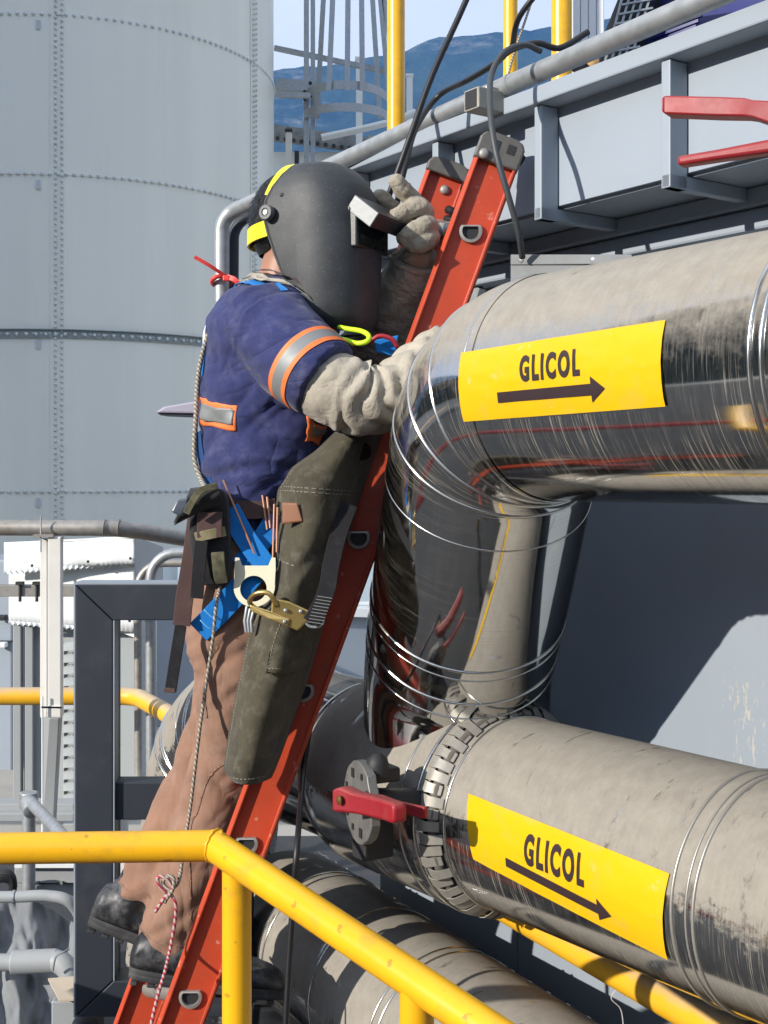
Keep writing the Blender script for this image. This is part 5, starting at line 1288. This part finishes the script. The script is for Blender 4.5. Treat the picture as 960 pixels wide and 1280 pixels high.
apr = mb.build('leather_apron', m_apron, man, 180, solid=.0035, offset=0)
def ontop(y, u, off=.004): return apt(y, u)+V((0,-off,0))
m_stitch = plain('pale stitching', (.30,.28,.22), .8)
def stitch(path, name='stitching'):
    mb = MB(); pts = densify(path, .0105)
    for i in range(0, len(pts)-1):
        a, b = pts[i], pts[i+1]; mb.tube([a+(b-a)*.15, a+(b-a)*.72], .0008, 5)
    return tag(mb.build(name, m_stitch, apr, 0), kind='stuff')
stitch([ontop(548+4.25*j, .035) for j in range(100)]); stitch([ontop(972, .1+.085*j) for j in range(10)])
stitch([ontop(608+ (j*.6), .06+.085*j) for j in range(11)]); stitch([ontop(613+(j*.6), .06+.085*j) for j in range(11)]); stitch([ontop(699+j*2, .06+.085*j) for j in range(5)])
rows = []
for j in range(12):
    v = j/11; rows.append([ontop(772+v*68-(6*(abs(u-.5)*2)**4 if j == 11 else 0), .38+.56*u, .0062+.003*math.sin(math.pi*u)) for u in [k/10 for k in range(11)]])
pkt = MB().grid(rows).build('apron_pocket', m_apron, apr, 180, solid=.004, offset=0)
stitch([ontop(772+5.2*j, .41, .0105) for j in range(13)]); stitch([ontop(834, .41+.05*j, .0105) for j in range(11)])
MB().tube(spline([ontop(772, .385, .009), ontop(815, .385, .009), ontop(834, .40, .009), ontop(839, .44, .009), ontop(839, .93, .009)], 6), .0018, 6).build('pocket_edge', m_apron, apr, 180)
patch([(353,628,2.452),(371,629,2.440),(378,652,2.438),(353,655,2.450)], m_tan, 'leather_tag', apr, .004)
MB().lathe(ontop(564, .78, .002), (0,-1,.1), [(0,.019),(.003,.018),(.004,.010)], 20).build('leather_washer', plain('oxblood leather', (.016,.006,.005), .9, 0, .2, 120, .1), apr, 60)
stitch([ontop(560, 0.5)])
# --- harness, belt
hn = MB().ribbon(spline([P(285,634,2.535), P(305,637,2.512), P(325,637,2.508), P(345,634,2.515)], 6), .036, .005, (0,0,1)).build('belt', m_brownweb, man, 60)
def strap(pts, w, mat, name, parent, side=None, th=.004):
    q = spline([P(*p) for p in pts], 6); sd = []
    for i in range(len(q)):
        t = (q[min(i+1, len(q)-1)]-q[max(i-1, 0)]).normalized(); sd.append(t.cross(V((0,-1,0))) if side is None else V(side))
    return MB().ribbon(q, w, th, sd).build(name, mat, parent, 60, bevel=.001, seg=1)
har = strap([(286,636,2.515),(304,668,2.496),(328,702,2.484),(336,713,2.483)], .044, m_blue, 'harness_strap', man)
strap([(346,646,2.512),(330,672,2.506),(310,697,2.503),(300,709,2.503)], .044, m_blue, 'harness_strap', man)
strap([(326,704,2.493),(302,734,2.493),(270,768,2.500),(248,790,2.515)], .050, m_blue, 'leg_strap', man)
strap([(247,540,2.605),(251,570,2.60),(262,606,2.585),(286,642,2.535)], .032, plain('dark blue webbing', (.006,.05,.17), .7, 0, .3, 400), 'back_strap', man, (.5,-.8,0))
hug(strap([(296,360,2.63),(308,356,2.60),(322,364,2.57),(338,378,2.55),(352,392,2.53)], .046, m_blue, 'shoulder_strap', man, (.35,-.3,.9)), .004)
strap([(252,470,2.625),(256,440,2.62),(264,410,2.615),(282,378,2.615),(298,356,2.625)], .028, m_blue, 'back_strap', man, (.6,-.6,.2))
for a, b in (((255,762),(275,775)), ((250,775),(270,788))):
    MB().tube(spline([P(a[0],a[1],2.488), P((a[0]+b[0])/2,(a[1]+b[1])/2+3,2.485), P(b[0],b[1],2.490)], 4), .0011, 5).build('stitching', plain('light blue thread', (.15,.4,.7), .7), har, 180)
# D ring plate
do = []; di = []; ND = 40
for j in range(ND):
    a = 2*math.pi*j/ND; ox, oy = math.cos(a), math.sin(a)
    x, y = 318+26*ox, 733-26*oy
    if oy > .25: x = 318+ox*(25+ (oy-.25)*14)*(1.0 if abs(ox) < .3 else 1.05); y = 733-26*oy-(14*max(0, abs(ox)-.30)*(1 if oy > .3 else 0))
    if oy > .55: y = min(y, 707) - (10 if abs(ox) > .52 else 0)
    do.append((x, y)); di.append((317+16.5*ox, 736-16.5*oy*.98))
mb = MB(); vs = []
for lst, dd in ((do, 2.470), (di, 2.470), (do, 2.475), (di, 2.475)): vs += [P(x+.12*(y-733)*-.3, y, dd+(x-318)*-.0004) for x, y in lst]
fs = []
for j in range(ND):
    k = (j+1) % ND; fs += [(j, k, ND+k, ND+j), (2*ND+j, 3*ND+j, 3*ND+k, 2*ND+k), (j, 2*ND+j, 2*ND+k, k), (ND+j, ND+k, 3*ND+k, 3*ND+j)]
mb.add(vs, fs); mb.build('d_ring', paint('cream plated steel', (.66,.62,.46), .4, .05, 10, .1, 90, (.3,.25,.15), .3, 20), man, 50, .0012)
# loop of bright cord and the clutter at the chin
MB().tube(spline([P(428,424,2.50), P(445,429,2.46), P(458,427,2.45), P(461,420,2.46), P(452,414,2.48), P(434,411,2.51), P(424,409,2.53)], 6), .0052, 10).build('bright_cord', plain('fluorescent yellow cord', (.55,.85,.02), .5), man, 180)
patch([(468,425,2.56),(498,419,2.56),(494,446,2.56),(470,440,2.56)], m_blue, 'chest_strap', man, .004)
MB().tube(spline([P(462,428,2.545), P(474,420,2.54), P(490,424,2.54), P(497,434,2.545)], 6), .005, 8).build('red_cord', plain('dark red cord', (.35,.02,.03), .5), man, 180)

# ---------------------------------------------------------------- carried gear (things of their own)
po = thing('tool_pouch', 'camouflage tool pouch with a black buckled flap hanging at the man\'s hip', 'pouch', P(262, 730, 2.52))
m_camo = fabric('worn camouflage cloth', (.10,.095,.055), 500, .5, .5, (.02,.02,.018), .9, .85, 30, (.30,.26,.15), .5)
m_pblack = fabric('black pouch cloth', (.016,.016,.016), 500, .5, .3, (.09,.09,.08), .3, .8, 20)
rings = []
for y, cx, w, dp in ((608,262,22,.040),(630,262,26,.052),(660,263,27,.058),(700,265,26,.056),(722,267,23,.048),(733,268,15,.034)):
    c = P(cx, y, 2.505); a = w*2.5/F; rings.append([c+V((a*math.copysign(abs(math.cos(q))**.6, math.cos(q)), dp*.7*math.copysign(abs(math.sin(q))**.6, math.sin(q)), 0)) for q in [2*math.pi*j/24 for j in range(24)]])
MB().loft(rings).build('pouch_body', m_pblack, po, 180, sub=2)
strap([(272,690,2.452),(274,712,2.452),(277,729,2.465)], .026, m_camo, 'pouch_panel', po)
strap([(262,640,2.455),(262,672,2.452)], .050, m_brownweb, 'pouch_panel', po)
rows = []
for j in range(13):
    v = j/12; rows.append([P(px_, y_, d_) for px_, y_, d_ in [(272-(58*(u/8))*(.55+.45*v)+v*6-2*u/8, 606+ (4+30*v)*(u/8)**1.2+v*24*(1-.3*u/8), 2.452+.012*(u/8)-.03*math.sin(math.pi*v)*1.0+.04*(v < .1)) for u in range(9)]])
MB().grid(rows).build('pouch_flap', m_pblack, po, 180, solid=.007)
strap([(272,607,2.425),(252,613,2.418),(240,628,2.418),(233,642,2.425)], .014, m_camo, 'flap_trim', po)
MB().prism([P(213,640,2.43),(P(222,624,2.43)),P(235,622,2.425),P(233,634,2.425),P(226,646,2.43)], V((.005,.02,0))).build('buckle', plain('blue grey buckle', (.06,.075,.10), .35), po, 0, .004)
strap([(244,672,2.455),(262,668,2.450),(282,664,2.458)], .020, fabric('khaki strap', (.22,.19,.10), 500), 'pouch_strap', po)
strap([(252,676,2.452),(249,705,2.448),(246,748,2.452)], .026, m_blackweb, 'strap_tail', po)
strap([(246,640,2.53),(240,690,2.505),(231,745,2.495),(227,782,2.495)], .036, m_brownweb, 'hanging_strap', po)
strap([(226,782,2.497),(220,820,2.495),(213,864,2.495)], .024, m_blackweb, 'strap_tail', po)
strap([(212,860,2.493),(211.6,866,2.493)], .0245, m_brownweb, 'strap_tip', po)
PM = P
def P(px, py, d): return PM(px, py, d-.030)
sn = thing('snap_hook', 'brassy double action snap hook clipped to the cream ring on a dark lanyard', 'hook', P(355, 765, 2.45))
m_brass = paint('yellow plated steel', (.50,.36,.13), .32, .2, 14, .1, 90, (.2,.12,.04), .4, 20, metal=.85)
MB().tube(spline([P(346,757,2.447), P(336,742,2.444), P(320,742,2.452), P(312,752,2.466), P(322,762,2.472), P(345,770,2.458)], 6), .0052, 10).build('hook_loop', m_brass, sn, 180)
MB().prism([P(340,747,2.447),P(362,752,2.444),P(386,763,2.442),P(390,772,2.442),P(372,789,2.444),P(352,780,2.446),P(338,770,2.448)], V((0,.009,0))).build('hook_body', m_brass, sn, 0, .003)
MB().prism([P(312,756,2.456),P(338,764,2.446),P(362,774,2.440),P(360,783,2.440),P(336,774,2.446),P(313,764,2.456)], V((0,.006,0))).build('gate', m_brass, sn, 0, .002)
for x, y in ((357,763),(356,777),(376,764)): MB().lathe(P(x,y,2.441), (0,-1,0), [(0,.0042),(.003,.004),(.004,.002)], 12).build('rivet', m_galv, sn, 60)
MB().tube([P(393+11*math.cos(2*math.pi*j/16), 776+8*math.sin(2*math.pi*j/16), 2.447) for j in range(16)], .0032, 8, closed=True).build('swivel_eye', m_galv, sn, 180)
stw = strap([(388,778,2.440),(398,762,2.440),(409,735,2.446),(414,705,2.462),(424,665,2.485),(437,630,2.498)], .034, m_blackweb, 'lanyard', sn)
for i in range(9):
    y = 746+i*4; MB().bar(P(393+ (780-y)*.36-9, y-1, 2.4365), P(393+(780-y)*.36+10, y+2, 2.4365), .0012, .0016).build('weave_bar', m_silver, sn, 0)
P = PM
kb = MB()
for k in range(3): kb.tube([P(309+k*4,758+k*3,2.478), P(306+k*4,776,2.474), P(308+k*3.5,790,2.476)], .0038, 8)
tag(kb.build('keys', m_galv, None, 60), 'small bunch of steel keys hanging behind the cream ring', 'keys')
m_cu = plain('copper coated rod', (.50,.26,.17), .4, .6)
for a, b, lab in (((279,600,2.50),(318,692,2.478), 'long copper welding rod slanting across the brown belt'), ((328,619,2.500),(334,662,2.492), 'short copper rod tucked in the belt, left of the upright bundle'), ((334,621,2.500),(338,660,2.490), 'short copper rod tucked in the belt, next to the bundle'), ((343,630,2.482),(341,706,2.478), 'upright copper rod at the apron edge, left of its neighbour'), ((347,634,2.480),(346,690,2.478), 'upright copper rod at the apron edge, right of its neighbour')):
    tag(MB().tube([P(*a), P(*b)], .0024, 8).build('welding_rod', m_cu), lab, 'rod', 'welding rods stuck in the belt')
# rope down the back and leg
m_rope = N('twisted rope'); wv = m_rope.n('ShaderNodeTexWave'); wv.inputs['Scale'].default_value = 60; wv.bands_direction = 'DIAGONAL'; m_rope.l(m_rope.coord(), wv.inputs[0])
m_rope.set('Base Color', m_rope.mix(wv.outputs['Fac'], (.16,.14,.11), (.48,.43,.35))); m_rope.set('Roughness', .9); m_rope.bump(wv.outputs['Fac'], .6, .003); m_rope = m_rope.m
m_rrope = N('red flecked rope'); wv = m_rrope.n('ShaderNodeTexWave'); wv.inputs['Scale'].default_value = 38; wv.bands_direction = 'DIAGONAL'; m_rrope.l(m_rrope.coord(), wv.inputs[0])
m_rrope.set('Base Color', m_rrope.mix(m_rrope.ramp(wv.outputs['Fac'], .3, .5), (.40,.03,.06), (.48,.36,.33))); m_rrope.set('Roughness', .9); m_rrope.bump(wv.outputs['Fac'], .5, .003); m_rrope = m_rrope.m
rope = thing('rope', 'thin tan rope hanging down the man\'s back and leg to a knot', 'rope', P(245, 800, 2.5))
MB().tube(spline([P(324,344,2.60), P(300,358,2.60), P(276,384,2.60), P(258,425,2.605), P(248,470,2.61), P(245,520,2.60), P(243,570,2.60), P(250,596,2.585), P(258,612,2.54)], 8), .0052, 8).build('cord', m_rope, rope, 180)
MB().tube(spline([P(276,728,2.50), P(270,760,2.483), P(266,800,2.50), P(257,860,2.53), P(250,910,2.54), P(244,960,2.565), P(238,1010,2.59), P(230,1060,2.60), P(226,1092,2.605)], 8), .0036, 8).build('cord', m_rope, rope, 180)
kn_ = MB()
kc = P(213, 1106, 2.60)
kn_.tube(spline([P(226,1090,2.60), P(222,1104,2.595), P(212,1112,2.59), P(204,1104,2.595), P(208,1096,2.59), P(217,1098,2.585), P(216,1112,2.585), P(209,1122,2.59), P(206,1128,2.595)], 6), .0042, 8); kn_.build('knot', m_rope, rope, 180)
MB().tube(spline([P(208,1116,2.59), P(200,1108,2.59), P(197,1098,2.59), P(203,1096,2.588), P(212,1102,2.588), P(214,1114,2.59), P(206,1122,2.59), P(194,1140,2.60)], 6), .0038, 8).build('knot', m_rrope, rope, 180)
MB().tube(spline([P(210,1112,2.592), P(219,1128,2.592), P(219,1150,2.592), P(213,1185,2.592), P(206,1215,2.54), P(196,1250,2.51), P(186,1300,2.50), P(176,1400,2.50)], 8), .0036, 8).build('cord', m_rrope, rope, 180)

# ---------------------------------------------------------------- cables
P = P0
m_cable = plain('black cable sheath', (.010,.010,.011), .45, 0, .15)
m_gcable = plain('grey dusty cable', (.05,.055,.06), .5, 0, .15)
def cable(pts, r, mat, lab, g='welding cables over the handrail'):
    return tag(MB().tube(spline([P(*p) for p in pts], 8), r, 12).build('cable', mat, None, 180), lab, 'cable', g)
cable([(600,-40,2.80),(574,20,2.80),(540,95,2.79),(513,170,2.78),(497,215,2.78),(486,245,2.79),(480,275,2.82)], .0068, m_cable, 'thick black cable coming down from the upper edge to the raised glove')
cable([(735,40,2.72),(700,60,2.70),(672,54,2.69),(640,62,2.70),(618,80,2.74),(585,100,2.83),(548,120,2.95),(520,160,2.90),(506,210,2.82),(498,245,2.82),(492,290,2.84)], .0068, m_cable, 'black cable looping along behind the rail then down beside the glove')
cable([(690,-30,2.55),(650,20,2.60),(640,60,2.70)], .006, m_cable, 'short black cable dropping past the thin yellow post')
cable([(676,64,2.66),(655,56,2.64),(630,66,2.62),(614,95,2.60),(613,140,2.53),(620,190,2.50),(634,240,2.50),(648,290,2.52),(653,322,2.56)], .0064, m_gcable, 'grey cable hooped over the handrail and hanging in front of the ladder top')
cable([(672,-20,2.9),(655,30,2.88),(640,75,2.86),(632,110,2.85)], .0028, m_rope, 'thin pale cord tied between rail and upper edge')
cable([(392,880,2.82),(384,930,2.78),(379,965,2.74),(372,1050,2.48),(366,1130,2.47),(361,1210,2.46),(357,1290,2.45),(352,1420,2.44)], .0062, m_cable, 'straight black cable hanging down behind the ladder and railing')
cable([(560,262,2.92),(575,268,2.89),(590,266,2.92),(575,276,2.90),(558,274,2.93)], .010, m_cable, 'coil of black hose on the ladder behind the glove')

# ---------------------------------------------------------------- outside the view: mostly added for what the polished pipes mirror
wh = thing('reflected_shed', 'unseen dark building added behind the camera to darken reflections', 'building', (3, -13, 0))
MB().box((6, -15, 2.2), (34, 6, 4.4)).build('wall', paint('dark mirrored wall paint', (.05,.065,.055), .7), wh, 0)  # added dark mass for the pipes to mirror
MB().box((6, -15, 4.5), (35, 7, .2)).build('roof', m_frame, wh, 0)
for i in range(8): MB().box((-8+i*4, -11.97, 2.2), (2.2, .06, 1.1)).build('window', plain('dull glass', (.12,.14,.16), .1), wh, 0)
rd = thing('red_mirror_pipe', 'unseen red pipe added for the red stripe mirrored in the clad pipes', 'pipe', Q(.5, -.5, CZ-1.0))
MB().tube([Q(.35, -3.5, CZ-1.0), Q(.35, 3, CZ-1.0)], .05, 20).build('pipe', paint('mirrored pipe red', (.30,.02,.02), .4), rd, 60)  # added out of view to give the pipes a red stripe to mirror
wg = thing('dark_mirror_block', 'unseen long dark green building added to the left to darken reflections', 'building', (-24, -2, 0))
MB().box((-26, -2, 2.6), (5, 44, 5.2)).build('wall', m_dgreen, wg, 0); MB().box((-26, -2, 5.3), (5.6, 45, .2)).build('roof', m_frame, wg, 0)  # added dark block that the pipe sides mirror
for i in range(9): MB().box((-23.47, -18+i*4, 2.6), (.06, 2.4, 1.1)).build('window', plain('dull glass', (.12,.14,.16), .1), wg, 0)
gt = MB().box((-3.0, 3.9, -.018), (14, 4.4, .044)); structure(gt.build('mirrored_grating', paint('dark floor grating', (.040,.042,.044), .7, .15, 2, .2, 60), None, 0))  # dark floor sheet added so the pipes mirror no bright concrete
pl_ = MB().box((.3, -2.2, .06), (9, 7.6, .1)); structure(pl_.build('platform', paint('dark grating platform floor', (.035,.036,.038), .7, .15, 2, .2, 60), None, 0))
